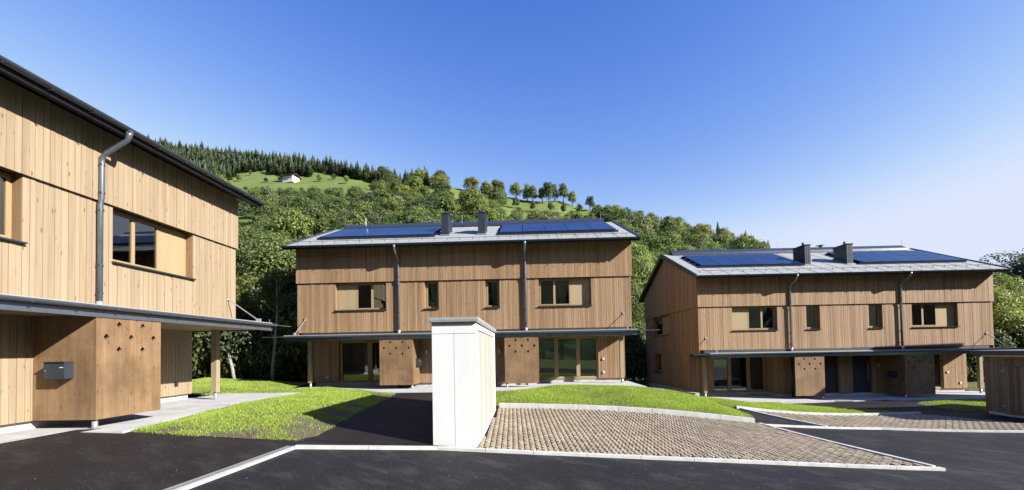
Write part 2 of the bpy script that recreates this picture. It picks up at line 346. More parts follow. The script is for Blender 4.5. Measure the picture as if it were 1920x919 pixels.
# ------------------------------------------------------------------ kerbs, drain, pavers
KERB_STONE = {}
def kerb(name, pts, w, up, down=.15, step=1.0, label=None):
    root = empty(name, (pts[0][0], pts[0][1], h1(*pts[0]))); tag(root, kind='structure'); base = root.location
    for (x0, y0), (x1, y1) in zip(pts, pts[1:]):
        L = math.hypot(x1-x0, y1-y0); n = max(1, round(L/step)); d = ((x1-x0)/L, (y1-y0)/L); nn = (-d[1], d[0])
        for i in range(n):
            a = L*i/n + .004; b = L*(i+1)/n - .004; mb = MB(); vs = []
            for dz in (-down, up):
                for s in (-w/2, w/2):
                    for q in (a, b):
                        px, py = x0+d[0]*q+nn[0]*s, y0+d[1]*q+nn[1]*s; vs.append((px-base.x, py-base.y, h1(x0+d[0]*q, y0+d[1]*q)+dz-base.z))
            mb.add(vs, [(0, 2, 3, 1), (4, 5, 7, 6), (0, 1, 5, 4), (2, 6, 7, 3), (0, 4, 6, 2), (1, 3, 7, 5)])
            o = mb.build('kerb_stone', M['kerb'], root)
    return root
FK = [(-3.59, 7.16), (-1.33, 7.58), (.34, 7.60), (4.08, 7.68), (7.62, 7.75)]
kerb('parking_kerb', FK, .10, .05)
kerb('parking_side_kerb', [(6.75, 11.95), (7.58, 7.87)], .08, .05)
kerb('lawn_kerb', [(-.40, 12.62), (3, 12.42), (6.72, 12.15)], .14, .13)
kerb('far_parking_kerb', [(6.75, 11.78), (10.41, 12.33), (14.3, 12.0), (19, 11.8)], .10, .05)
kerb('far_parking_side_kerb', [(7.7, 14.75), (8.80, 12.22)], .07, .05)
kerb('far_lawn_kerb', [(7.6, 14.85), (11, 15.25), (14.6, 15.6)], .12, .09)
kerb('slope_kerb', [(5.75, 18.3), (6.25, 16.6), (6.75, 15.2)], .16, .10)
kerb('lower_slope_kerb', [(8.0, 21.5), (7.6, 19.4), (7.35, 17.3)], .16, .20)
# linear drain beside the front parking kerb
dr = empty('drain_channel', (-3.66, 7.3, h1(-3.66, 7.3))); tag(dr, 'pale concrete drain channel with slotted grating running towards the left foreground', 'drain')
DP = [(-3.68, 7.30), (-3.78, 6.2), (-3.88, 5.1), (-3.98, 4.0), (-4.1, 2.8), (-4.2, 1.6)]
def strip(pts, w0, w1, up):
    mb = MB(); base = dr.location
    for (x0, y0), (x1, y1) in zip(pts, pts[1:]):
        vs = []
        for dz in (-.1, up):
            for w in (w0, w1):
                for (x, y) in ((x0, y0), (x1, y1)): vs.append((x+w-base.x, y-base.y, h1(x, y)+dz-base.z))
        mb.add(vs, [(0, 2, 3, 1), (4, 5, 7, 6), (0, 1, 5, 4), (2, 6, 7, 3), (0, 4, 6, 2), (1, 3, 7, 5)])
    return mb
strip(DP, .035, .12, .022).build('edge_stone', M['kerb'], dr)
strip(DP, -.12, -.085, .012).build('channel_rim', M['zinc'], dr)
strip(DP, -.085, .035, .002).build('channel_floor', M['darkmatt'], dr)
mb = MB(); base = dr.location
for i in range(230):
    y = 7.28 - i*.024; x = np.interp(y, [1.6, 7.3], [-4.2, -3.68]); z = h1(x, y)+.010-base.z
    mb.box(x-.085-base.x, x+.035-base.x, y-base.y, y+.011-base.y, z-.012, z)
tag(mb.build('grating_bar', M['zinc'], dr), kind='stuff')

def stone_mesh(w=.093, l=.192, hgt=.06):
    c = .041; P = [(-w/2, -l/2+c), (-w/2+c, -l/2), (w/2-c, -l/2), (w/2, -l/2+c), (w/2, l/2-c), (w/2-c, l/2), (-w/2+c, l/2), (-w/2, l/2-c)]
    b = .006; T = [(x*(1-2*b/w), y*(1-2*b/l)) for x, y in P]; n = 8
    V = [(x, y, -hgt) for x, y in P] + [(x, y, -.004) for x, y in P] + [(x, y, 0) for x, y in T]
    F = [(i, (i+1) % n, n+(i+1) % n, n+i) for i in range(n)] + [(n+i, n+(i+1) % n, 2*n+(i+1) % n, 2*n+i) for i in range(n)] + [tuple(range(2*n, 3*n))]
    return V, F
def pavers(name, P, nind, top=.036):
    root = sheet(name, P, M['jointsoil'], .004, 1.0); V0, F0 = stone_mesh(); pts = []
    xs = [p[0] for p in P]; ys = [p[1] for p in P]; i = 0; x = min(xs)
    while x < max(xs):
        y = min(ys) + (.105 if i % 2 else 0)
        while y < max(ys): pts.append((x, y)); y += .21
        x += .105; i += 1
    pts = np.array(pts); pts = pts[inpoly(P, pts[:, 0], pts[:, 1]) & (pdist(P, pts[:, 0], pts[:, 1]) > .06)]
    pts = pts[np.argsort(np.hypot(pts[:, 0], pts[:, 1]))]; Z = hz(pts[:, 0], pts[:, 1]) + top + RNG.uniform(-.006, .004, len(pts))
    eps = .05; gxs = (hz(pts[:, 0]+eps, pts[:, 1])-hz(pts[:, 0]-eps, pts[:, 1]))/(2*eps)
    sm = bpy.data.meshes.new('paver'); sm.from_pydata(V0, [], F0); sm.materials.append(M['paver'])
    for (x, y), z, g in zip(pts[:nind], Z[:nind], gxs[:nind]):
        o = link('paver', sm, root); o.location = (x, y, z); o.rotation_euler = (random.gauss(0, .012), -math.atan(g)+random.gauss(0, .012), random.gauss(0, .015))
    q = pts[nind:]; zz = Z[nind:]; gg = gxs[nind:]; A = np.array(V0); k = len(A)
    VV = A[None] + np.c_[q, zz][:, None, :] ; VV[:, :, 2] += A[None, :, 0]*gg[:, None]
    VV[:, :, 2] += A[None, :, 0]*RNG.normal(0, .012, (len(q), 1)) + A[None, :, 1]*RNG.normal(0, .012, (len(q), 1))
    m = bpy.data.meshes.new('paver_field'); fs = []
    for t in range(len(q)): fs += [tuple(v+t*k for v in f) for f in F0]
    m.from_pydata(VV.reshape(-1, 3).tolist(), [], fs); m.materials.append(M['paver']); tag(link('paver_field', m, root), kind='stuff')
pavers('parking_bay', [(-.70, 7.66), (.34, 7.66), (4.08, 7.74), (7.50, 7.83), (6.70, 12.05), (3, 12.34), (-.48, 12.54)], 300)
pavers('far_parking_bay', [(8.80, 12.36), (10.41, 12.40), (14.3, 12.07), (16.6, 11.95), (15.6, 13.3), (14.6, 15.5), (11, 15.18), (7.75, 14.78)], 0)

# ------------------------------------------------------------------ timber houses
HB, HJ, D, W, ZE, OF, OS = 2.407, 4.647, 9.36, 7.35, 6.126, .64, .26
RY = D/2; AL = math.atan((8.4419-6.1259)/(4.8903+.6433)); CA, SA = math.cos(AL), math.sin(AL); ZR = ZE + math.tan(AL)*(RY+OF)
def slope(X, s, n): return (X, -OF + s*CA - n*SA, ZE + s*SA + n*CA)
BM = {}
CLAD = ['board']
def board_mesh(w, h):
    k = (round(w, 3), round(h, 3), CLAD[0])
    if k not in BM: BM[k] = MB().box(-w/2, w/2, -.024, 0, 0, h).mesh('board', M[CLAD[0]])
    return BM[k]
BW_ = [(.075, .095, .105, .12)]
def spans(x0, x1, rnd):
    out = []; x = x0
    while x < x1 - .004:
        w = rnd.choice(BW_[0]); 
        if x1 - x - w < .07: w = x1 - x
        out.append((x, min(x+w, x1))); x += w
    return out
def cladding(wall, x0, x1, z0, z1, yf, rnd, cuts=(), ind=lambda x: True):
    """vertical boards on a wall facing -Y; cuts are (xa, xb, z_top) openings whose boards end at z_top"""
    edges = [x0]; tops = []
    for a, b, zt in sorted(cuts): edges += [a, b]
    edges.append(x1); field = MB()
    for i in range(len(edges)-1):
        a, b = edges[i], edges[i+1]; top = z1
        if i % 2: top = sorted(cuts)[i//2][2]
        if top - z0 < .02 or b - a < .01: continue
        for p, q in spans(a, b, rnd):
            dy = rnd.uniform(0, .009); g = .0038
            if ind((p+q)/2):
                o = link('board', board_mesh(q-p-2*g, top-z0), wall); o.location = ((p+q)/2, yf-dy, z0)
            else: field.box(p+g, q-g, yf-dy-.024, yf-dy, z0, top)
    if field.v: tag(field.build('board_field', M[CLAD[0]], wall), kind='stuff')
def screen(root, s, name='screen_wall'):
    """plywood entrance screen with diamond cut-outs, s = +1 right unit, -1 left unit"""
    bm = bmesh.new(); x0, x1, z0, z1 = 1.89, 3.28, .135, 2.05
    def loop(P):
        vs = [bm.verts.new((s*x, -1.17, z)) for x, z in P]; return [bm.edges.new((vs[i], vs[(i+1) % len(vs)])) for i in range(len(vs))]
    es = loop([(x0, z0), (x1, z0), (x1, z1), (x0, z1)])
    for hx, hzz in ((2.335, 1.90), (2.845, 1.90), (2.08, 1.66), (2.59, 1.66), (3.10, 1.66), (2.335, 1.42), (2.845, 1.42)):
        r = .06; es += loop([(hx-r*.9, hzz), (hx, hzz-r*1.1), (hx+r*.9, hzz), (hx, hzz+r*1.1)])
    bmesh.ops.triangle_fill(bm, use_beauty=True, use_dissolve=False, edges=es)
    g = bmesh.ops.extrude_face_region(bm, geom=bm.faces[:]); 
    bmesh.ops.translate(bm, verts=[v for v in g['geom'] if isinstance(v, bmesh.types.BMVert)], vec=(0, .045, 0))
    bmesh.ops.recalc_face_normals(bm, faces=bm.faces)
    m = bpy.data.meshes.new(name); bm.to_mesh(m); bm.free(); m.materials.append(M['panel']); o = link(name, m, root)
    a, b = sorted((s*1.89, s*1.935)); MB().box(a, b, -1.122, .05, .135, 2.05).build('side_panel', M['panel'], o)
    MB().tube([(s*1.96, -1.08, -.12), (s*1.96, -1.08, .136)], .045, 14).build('foot', M['zinc'], o, True)
def window(root, x0, x1, z0, z1, parts, name='window', depth=.20, flip=None):
    """parts: list of ('pane'|'panel', xa, xb)"""
    f = (lambda x, y, z: (x, y, z)) if flip is None else flip
    y = depth; mb = MB(); fw = .055
    mb.box(x0+.001, x1-.001, y, y+.07, z0+.001, z0+fw, f); mb.box(x0+.001, x1-.001, y, y+.07, z1-fw, z1-.002, f)
    xs = sorted({x0, x1} | {q for p in parts for q in p[1:]})
    mb.box(x0+.001, x0+fw, y+.001, y+.069, z0+fw, z1-fw, f); mb.box(x1-fw, x1-.001, y+.001, y+.069, z0+fw, z1-fw, f)
    for a, b in zip([p[2] for p in parts], [p[1] for p in parts[1:]]):
        if b - a > .005: mb.box(a, b, y-.006, y+.066, z0+fw, z1-fw, f)
    o = mb.build(name, M['frame'], root)
    for typ, a, b in parts:
        if typ == 'pane':
            sh = MB(); w = .045; A, B, Z0, Z1 = max(a, x0+fw), min(b, x1-fw), z0+fw, z1-fw
            sh.box(A, A+w, y-.012, y+.05, Z0, Z1, f); sh.box(B-w, B, y-.012, y+.05, Z0, Z1, f); sh.box(A+w, B-w, y-.011, y+.05, Z0, Z0+w, f); sh.box(A+w, B-w, y-.011, y+.05, Z1-w, Z1, f)
            sh.build('sash', M['frame'], o)
            MB().box(A+w, B-w, y+.012, y+.022, Z0+w, Z1-w, f).build('pane', M['glass'], o)
        else: MB().box(max(a, x0+fw), min(b, x1-fw), y-.004, y+.03, z0+fw, z1-fw, f).build('shutter_panel', M['shutter'], o)
    MB().box(x0-.03, x1+.03, -.075, y, z0-.03, z0, f).build('sill', M['dark'], o)
    return o
def mirror(parts): return [(t, -b, -a) for t, a, b in reversed(parts)]

def house(pose, label, group, seed, ind_x=-99, nar=(1.03, 1.65), pipe=2.78, outlets=((6.33, 1.02), (6.33, .40), (-6.65, .36)), omat='white', lamps=True, left_glass=3, gable_detail=False, chim=((-1.13, -.79), (.60, .95)), cy=(1.35, 2.4), ctop=8.0):
    rnd = random.Random(seed); x, y, r, z = pose
    root = empty('timber_house', (x, y, z+ZC), r); tag(root, label, 'house', group)
    ind = lambda q: q > ind_x
    WZ = 3.38
    big = (3.36, 5.63)
    wins = [(-big[1], -big[0], WZ), (-nar[1], -nar[0], WZ), (nar[0], nar[1], WZ), (big[0], big[1], WZ)]
    # base
    mb = MB(); mb.box(-W+.10, W-.10, 1.46, D-.06, -1.6, .215); mb.box(-3.2, 3.2, .13, 1.45, -1.2, .105); mb.build('plinth', M['slab'], root)
    # ground floor shell
    mb = MB(); T = 2.2
    for a, b in ((-7.3, -6.1), (6.1, 7.3)): mb.box(a, b, 1.40, 1.62, .11, T)
    mb.box(7.08, 7.3, 1.62, D, .2, T)
    if gable_detail: mb.box(-7.3, -7.08, 1.62, 6.1, .2, T); mb.box(-7.3, -7.08, 7.5, D, .2, T); mb.box(-7.3, -7.08, 6.1, 7.5, .2, .92); 
    else: mb.box(-7.3, -7.08, 1.62, D, .2, T)
    xs = [-7.08, -6.2, -3.9, 3.9, 6.2, 7.08]
    for i in range(5):
        if i in (1, 3): mb.box(xs[i], xs[i+1], D-.22, D, .2, .7); mb.box(xs[i], xs[i+1], D-.22, D, 1.96, T)
        else: mb.box(xs[i], xs[i+1], D-.22, D, .2, T)
    for s in (-1, 1):
        for a, b in ((.0, .35), (1.3, 3.28)):
            p, q = sorted((s*a, s*b)); mb.box(p, q, .075, .26, .11, T)
        p, q = sorted((s*3.28, s*3.1)); mb.box(p, q, .26, D-.23, .11, T)
        p, q = sorted((s*.345, s*1.305)); mb.box(p, q, .075, .26, 2.06, T)
    gf = mb.build('ground_floor_wall', M['soffit'], root)
    lim = 1.3 if ind_x > -50 else 99
    for a, b, yy in ((-7.3, -6.1, 1.40), (6.1, 7.3, 1.40), (-3.28, -1.3, .075), (-.35, .35, .075), (1.3, 3.28, .075)):
        cladding(gf, a, b, .13, 2.06, yy, rnd, ind=lambda q: q > lim)
    for s in (-1, 1):          # returns of the entrance block and the side walls
        f = MB(); xx = s*3.28
        for p, q in spans(.08, 1.40, rnd): f.box(min(xx, xx+s*.024), max(xx, xx+s*.024), p+.003, q-.003, .13, 2.06)
        tag(f.build('return_cladding', M['board'], gf), kind='stuff')
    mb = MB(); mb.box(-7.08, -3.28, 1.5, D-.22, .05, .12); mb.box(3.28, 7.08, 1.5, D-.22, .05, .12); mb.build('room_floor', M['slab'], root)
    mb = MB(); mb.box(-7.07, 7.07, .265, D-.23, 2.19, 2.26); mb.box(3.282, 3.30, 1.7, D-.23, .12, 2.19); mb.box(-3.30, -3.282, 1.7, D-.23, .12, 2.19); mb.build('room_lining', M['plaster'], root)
    # upper storey shell
    mb = MB(); e = [-W+.03] + [q for w in wins for q in w[:2]] + [W-.03]
    for i in range(0, len(e)-1, 2): mb.box(e[i], e[i+1], .03, .34, HB, HJ)
    for a, b, zt in wins: mb.box(a, b, .03, .34, HB, WZ-.03)
    zt0 = ZE + math.tan(AL)*(OF+.03) - .22
    mb.prism_x([(.03, HJ), (.34, HJ), (.34, zt0+.1), (.03, zt0)], -W+.03, W-.03)
    MB().box(-W+.03, W-.03, D-.3, D-.03, HB, zt0).build('rear_wall', M['soffit'], root)
    lw = MB()
    def gable(x0, x1, hole=None):
        prof = [(.34, HJ), (D-.3, HJ), (D-.3, zt0), (RY, ZR-.25), (.34, zt0+.1)]; lw.prism_x(prof, x0, x1)
        if hole:
            lw.box(x0, x1, .34, hole[0], HB, HJ); lw.box(x0, x1, hole[1], D-.3, HB, HJ); lw.box(x0, x1, hole[0], hole[1], HB, WZ-.03)
        else: lw.box(x0, x1, .34, D-.3, HB, HJ)
    gable(-W+.03, -W+.28, (4.45, 7.5) if gable_detail else None); gable(W-.28, W-.03)
    uf = mb.build('upper_wall', M['soffit'], root); gw = lw.build('gable_wall', M['soffit'], root)
    cladding(uf, -W, W, HB, HJ, .03, rnd, wins, ind if ind_x > -50 else (lambda q: q > -W+2.6))
    cladding(uf, -W-.03, W+.03, HJ-.04, zt0-.02, -.03, rnd, (), ind)
    for s in (-1, 1):                                     # gable cladding, joined
        f = MB(); xo = s*(W-.03); xi = s*W; a, b = sorted((xo, xi)); a2, b2 = sorted((s*(W+.004), s*(W+.055)))
        hole = gable_detail and s < 0
        for p, q in spans(0, D, rnd):
            m = (p+q)/2; top = WZ-.03 if hole and 4.45 < m < 7.5 else HJ
            f.box(a, b, p+.003, q-.003, HB-.2, top)
        for p, q in spans(-.012, D+.012, rnd):
            m = (p+q)/2; zt = ZE + math.tan(AL)*((m if m < RY else D-m)+OF) - .23
            f.box(a2, b2, p+.003, q-.003, HJ-.03, zt)
        xo = s*7.30; xi = s*7.325; a, b = sorted((xo, xi))
        for p, q in spans(1.38, D, rnd):
            m = (p+q)/2
            if hole and 6.1 < m < 7.5: f.box(a, b, p+.003, q-.003, .22, .92)
            else: f.box(a, b, p+.003, q-.003, .22, HB-.2)
        tag(f.build('gable_board', M['board'], gw), kind='stuff')
    mb = MB(); mb.box(-W+.3, W-.3, .35, D-.31, HB, HB+.05)
    for q in (-2.95, 0, 2.95): mb.box(q-.05, q+.05, .36, D-.32, HB+.05, HJ+.4)
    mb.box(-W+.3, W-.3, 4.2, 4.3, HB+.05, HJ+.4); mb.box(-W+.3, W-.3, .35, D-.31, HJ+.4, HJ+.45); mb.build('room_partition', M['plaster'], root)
    # windows
    L = [('panel', -big[1], -4.77), ('pane', -4.74, -4.05), ('pane', -4.05, -big[0])]
    for P in (L, mirror(L)): window(root, P[0][1], P[-1][2], WZ, HJ-.035, P)
    for s in (-1, 1):
        a, b = sorted((s*nar[0], s*nar[1])); window(root, a, b, WZ, HJ-.035, [('pane', a, b)])
    if gable_detail:
        fl = lambda x, y, z: (-W+.02+y, -x, z)
        window(root, -7.5, -4.45, WZ, HJ-.01, [('pane', -7.5, -6.0), ('panel', -6.0, -4.45)], flip=fl, depth=.13)
        fl2 = lambda x, y, z: (-7.29+y, -x, z); window(root, -7.5, -6.1, .95, T-.02, [('pane', -7.5, -6.1)], flip=fl2)
    for s in (-1, 1):
        a, b = sorted((s*3.9, s*6.2)); fb = lambda x, y, z: (x, D-y, z)
        window(root, a, b, .73, 1.95, [('pane', a, (a+b)/2-.06), ('pane', (a+b)/2+.06, b)], name='rear_window', depth=.05, flip=fb)
    # terrace doors
    def doors(parts, frame_w=.085):
        x0, x1 = parts[0][0], parts[-1][1]; mb = MB(); y0 = 1.43
        mb.box(x0, x1, y0, y0+.12, .10, .20); mb.box(x0, x1, y0, y0+.12, 1.97, 2.05)
        ed = [x0]+[q for p in parts for q in p]+[x1]
        for i in range(0, len(ed), 2):
            a, b = ed[i], ed[i+1]
            mb.box(a-(.04 if b-a < .01 else 0), b+(.04 if b-a < .01 else 0), y0-.012, y0+.118, .20, 1.97)
        o = mb.build('terrace_door', M['frame'], root)
        for a, b in parts: MB().box(a, b, y0+.05, y0+.062, .20, 1.97).build('pane', M['glass'], o)
    R3 = [(3.33, 4.07), (4.25, 5.09), (5.26, 6.06)]
    doors(R3)
    doors([(-b, -a) for a, b in reversed(R3)] if left_glass == 3 else [(-6.0, -4.74), (-4.52, -3.36)])
    # entrance doors, lamps, sockets
    for s in (-1, 1):
        p, q = sorted((s*.36, s*1.29)); dd = MB().box(p, q, .19, .25, .11, 2.055).build('entrance_door', M['darkmatt'], root)
        hx = s*1.17; MB().tube([(hx, .185, .75), (hx, .13, .75), (hx, .13, 1.65), (hx, .185, 1.65)], .014, 8).build('handle', M['zinc'], dd)
        if lamps: MB().box(s*1.6-.045, s*1.6+.045, -.04, .05, 1.38, 1.56).build('wall_lamp', M['zinc'], root)
        screen(root, s)
        mb = MB().tube([(s*pipe, -.06, 2.05), (s*pipe, -.06, -.11)], .045, 10); mb.build('lower_downpipe', M['dark'], root, True)
    for X, Z in outlets:
        MB().box(X-.045, X+.045, 1.325, 1.375, Z-.05, Z+.05).build('outlet_box', M[omat], root)
    # canopy
    cn = MB().box(-7.3, 7.3, -1.20, -.015, 2.20, 2.262).build('canopy', M['roof'], root)
    MB().box(-7.27, 7.27, -1.15, 1.395, 2.06, 2.195).build('soffit', M['soffit'], cn)
    MB().box(-7.28, 7.28, -1.19, -1.155, 2.02, 2.195).build('fascia', M['gutter'], cn)
    MB().box(-7.31, -7.275, -1.2, 1.3, 2.03, 2.26).build('end_trim', M['dark'], cn); MB().box(7.275, 7.31, -1.2, 1.3, 2.03, 2.26).build('end_trim', M['dark'], cn)
    g = MB().trough(-7.33, 7.33, -1.275, 2.225, .068); 
    for i in range(21): X = -7.2 + i*.72; g.box(X-.012, X+.012, -1.35, -1.19, 2.165, 2.175)
    g.build('gutter', M['gutter'], cn)
    for s in (-1, 1):
        p, q = sorted((s*7.33, s*8.15)); MB().box(p, q, -1.30, -1.25, 2.185, 2.205).build('overflow_spout', M['gutter'], cn)
        rod = MB().tube([(s*6.99, .0, 3.0), (s*6.93, -1.02, 2.30)], .016, 8); rod.box(s*6.99-.05, s*6.99+.05, -.03, 0, 2.95, 3.07); rod.box(s*6.93-.03, s*6.93+.03, -1.06, -.93, 2.275, 2.37)
        rod.build('tie_rod', M['zinc'], cn)
    MB().box(-W+.25, W-.25, -.012, .028, 2.20, HB-.01).build('wall_flashing', M['darkmatt'], root)
    # posts
    for s in (-1, 1):
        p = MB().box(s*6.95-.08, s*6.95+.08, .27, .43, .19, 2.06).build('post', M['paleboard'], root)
        MB().tube([(s*6.95, .35, -.12), (s*6.95, .35, .19)], .05, 14).build('foot', M['zinc'], p, True)
    # roof
    X0, X1 = -W-OS, W+OS; th = .20; yb = D+OF
    tz = lambda Y: ZE + math.tan(AL)*((Y if Y < RY else D-Y)+OF)
    rf = MB().prism_x([(-OF, tz(-OF)-.012), (RY, ZR-.012), (yb, tz(yb)-.012), (yb, tz(yb)-.15), (RY, ZR-.012-th), (-OF, tz(-OF)-.15)], X0, X1).build('roof', M['darkmatt'], root)
    Ls = (RY+OF)/CA; n = 18; w = (X1-X0)/n
    sm = MB().box(-w/2+.004, w/2-.004, -.03, Ls, 0, .012, lambda X, s, q: (X, s*CA-q*SA, s*SA+q*CA))
    for X in (-w/2+.006,): sm.box(X-.006, X+.010, .0, Ls, .012, .024, lambda X, s, q: (X, s*CA-q*SA, s*SA+q*CA))
    sm = sm.mesh('roof_sheet', M['roof'])
    for i in range(n):
        o = link('roof_sheet', sm, rf); o.location = (X0+(i+.5)*w, -OF, ZE-.008)
    MB().add([(X0, RY, ZR+.004), (X1, RY, ZR+.004), (X1, yb, tz(yb)+.004), (X0, yb, tz(yb)+.004)], [(0, 1, 2, 3)]).build('rear_roof_sheet', M['roof'], rf)
    for s in (-1, 1):
        mb = MB(); a, b = sorted((s*(W+OS-.02), s*(W+OS+.05)))
        mb.prism_x([(-OF-.02, tz(-OF)+.05), (RY, ZR+.07), (yb, tz(yb)+.05), (yb, tz(yb)-.17), (RY, ZR-.20), (-OF-.02, tz(-OF)-.17)], a, b)
        mb.build('verge_trim', M['dark'], rf)
    MB().prism_x([(RY-.42, tz(RY-.42)+.04), (RY-.36, tz(RY-.36)+.17), (RY, ZR+.25), (RY+.42, tz(RY+.42)+.10), (RY+.42, tz(RY+.42)+.02)], -7.05, 7.05).build('ridge_cap', M['dark'], rf)
    g = MB().trough(X0-.02, X1+.02, -OF-.075, ZE-.01, .075)
    for i in range(21): X = X0+.2+i*.74; g.box(X-.014, X+.014, -OF-.155, -OF+.02, ZE-.10, ZE-.088)
    g.build('gutter', M['dark'], rf)
    for a, b in ((-6.75, -1.46), (1.64, 6.93)):
        pw = (b-a)/5
        for rr, (s0, s1) in enumerate(((1.62, 3.04), (3.06, 4.48))):
            pm = MB().box(-pw/2+.012, pw/2-.012, s0-1.62, s1-1.62-.01, 0, .04, lambda X, s, q: (X, s*CA-q*SA, s*SA+q*CA)).mesh('solar_panel', [M['solar']])
            for i in range(5):
                o = link('solar_panel', pm, rf); o.location = slope(a+(i+.5)*pw, 1.62, .12)
        mb = MB()
        for s in (1.66, 2.3, 3.0, 3.7, 4.4): mb.box(a-.12, b+.12, s-.02, s+.02, .02, .115, slope)
        mb.build('panel_rail', M['dark'], rf)
    mb = MB()
    for i in range(27):
        X = X0+.35+i*.555; mb.box(X-.008, X+.008, .58, .60, .0, .12, slope)
    for q in (.10,): mb.tube([slope(X0+.2, .59, q), slope(X1-.2, .59, q)], .009, 6)
    mb.build('snow_guard', M['dark'], rf)
    for a, b in chim:
        zt = ctop; mb = MB().box(a, b, cy[0], cy[1], 6.2, zt); mb.box(a-.03, b+.03, cy[0]-.03, cy[1]+.03, zt, zt+.035)
        for q in (.33, .66): X = a+(b-a)*q; mb.box(X-.004, X+.004, cy[0]-.006, cy[0], 6.5, zt)
        for q in (.2, .4, .6, .8): Y = cy[0]+(cy[1]-cy[0])*q; mb.box(a-.006, b+.006, Y-.005, Y+.005, 6.5, zt)
        c = mb.build('chimney', M['chimney'], root); MB().tube([((a+b)/2, cy[0]+.35, zt), ((a+b)/2, cy[0]+.35, zt+.20)], .07, 12).build('flue', M['dark'], c, True)
        MB().box(a-.05, b+.05, cy[0]-.10, cy[1]+.05, 6.5, 6.52, lambda X, Y, Z: (X, Y, tz(Y)+.03+(Z-6.5))).build('flashing', M['zinc'], c)
    for X in (-5.9, -.6, 6.9): MB().tube([(X, RY-.2, ZR), (X, RY-.2, ZR+.55)], .007, 6).build('lightning_rod', M['zinc'], rf)
    # downpipes
    for s in (-1, 1):
        X = s*pipe; yo = -OF-.07
        d = MB().tube([(X, yo, ZE-.06), (X, yo, ZE-.16), (X, yo+.03, ZE-.25), (X, -.22, ZE-.50), (X, -.13, ZE-.58), (X, -.115, ZE-.7), (X, -.115, HJ+.02), (X, -.10, HJ-.05), (X, -.085, HJ-.14), (X, -.085, 2.44)], [.075, .06] + [.05]*8, 12).build('downpipe', M['gutter'], root, True)
        MB().tube([(X, -.085, 2.27), (X, -.085, 2.46)], .062, 12).build('pipe_foot', M['zinc'], d, True)
        mb = MB()
        for Z in (5.35, 4.75, 4.38, 3.2, 2.62): mb.tube([(X, -.115 if Z > HJ else -.085, Z), (X, -.115 if Z > HJ else -.085, Z+.03)], .058, 12); mb.box(X-.01, X+.01, -.08, .02, Z, Z+.03)
        mb.build('pipe_bracket', M['dark'], d)
    return root
POSE_M = (-2.1558, 18.9154, -.0341, -1.4277); POSE_R = (16.8778, 21.9182, -.0217, -2.5073); POSE_L = (-8.8803, 6.1025, 1.5305, -1.2485)
G = 'timber houses around the courtyard'
HM = house(POSE_M, 'two-storey timber house with solar roof in the middle, behind the white concrete block', G, 11, left_glass=2)
HR_ = house(POSE_R, 'two-storey timber house on the right showing its shaded gable side', G, 12, nar=(1.22, 1.90), pipe=2.75, outlets=((6.30, 1.0), (6.95, .42), (-6.6, .42)), gable_detail=True, chim=((-1.15, -.85), (1.06, 1.38)), cy=(1.1, 2.1), ctop=7.93)
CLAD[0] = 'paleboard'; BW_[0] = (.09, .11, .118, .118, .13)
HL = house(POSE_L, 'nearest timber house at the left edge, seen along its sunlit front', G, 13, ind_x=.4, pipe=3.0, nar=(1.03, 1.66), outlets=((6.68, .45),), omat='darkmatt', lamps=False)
mb = MB().box(3.0, 3.9, 6.1, 6.9, 7.0, 8.75); mb.box(2.9, 4.0, 6.0, 7.0, 8.75, 8.82)
c = mb.build('vent_chimney', M['dark'], HR_); MB().tube([(3.4, 6.5, 8.82), (3.4, 6.5, 9.1), (3.4, 6.5, 9.12), (3.4, 6.5, 9.16)], [.1, .1, .28, .02], 12).build('cowl', M['zinc'], c, True)
def pt(pose, X, Y):
    x, y, r, z = pose; return (x+math.cos(r)*X-math.sin(r)*Y, y+math.sin(r)*X+math.cos(r)*Y)
def terrace(name, pose, P, label=None):
    z = pose[3]+ZC-.03; Q = [pt(pose, *p) for p in P]; n = len(Q)
    mb = MB().add([(x, y, z-.75) for x, y in Q]+[(x, y, z) for x, y in Q], [tuple(range(n))[::-1], tuple(range(n, 2*n))]+[(i, (i+1) % n, n+(i+1) % n, n+i) for i in range(n)])
    tag(mb.build(name, M['slab']), kind='structure')
terrace('terrace_paving', POSE_M, [(-7.5, -1.75), (-3.7, -1.75), (-3.4, -2.9), (.2, -2.9), (1.9, -2.9), (3.3, -1.8), (7.45, -1.7), (7.45, 1.5), (-7.5, 1.5)])
terrace('terrace_paving', POSE_R, [(-7.5, -1.75), (-1.9, -1.75), (-1.2, -2.0), (2.6, -2.0), (8.2, -1.75), (8.2, 1.5), (-7.5, 1.5)])
terrace('terrace_paving', POSE_L, [(-9, -1.05), (1.55, -1.05), (1.62, -1.95), (2.25, -1.85), (3.4, -1.55), (8.9, -1.45), (8.9, 1.5), (-9, 1.5)])
def mailbox(pose, X, s, Y0, Y1, Z0, Z1, dep, label):
    """hangs on the inner side panel; s is the side (+1/-1 along X) it projects to"""
    x, y = pt(pose, X, (Y0+Y1)/2); root = empty('mailbox', (x, y, pose[3]+ZC+Z0), pose[2]); tag(root, label, 'mailbox', 'letter boxes on the entrance screens')
    h = (Y1-Y0)/2; H = Z1-Z0; a, b = sorted((0, s*dep))
    MB().box(a, b, -h, h, 0, H).build('body', M['letter'], root)
    a2, b2 = sorted((0, s*(dep+.025))); MB().box(a2, b2, -h-.008, h+.008, H, H+.012).build('lid', M['letter'], root)
    q = s*dep; p0, p1 = sorted((q, q+s*.004)); MB().box(p0, p1, -h+.004, h-.004, .002, H*.74).build('door', M['letter'], root)
    p0, p1 = sorted((q, q+s*.008)); MB().box(p0, p1, -h+.02, -h+.085, H*.66, H*.71).build('name_plate', M['white'], root)
    MB().tube([(q, h-.035, H*.5), (q+s*.015, h-.035, H*.5)], .009, 10).build('lock', M['zinc'], root)
mailbox(POSE_L, 1.89, -1, -.74, -.35, .90, 1.20, .16, 'anthracite letter box on the screen of the nearest house at left')
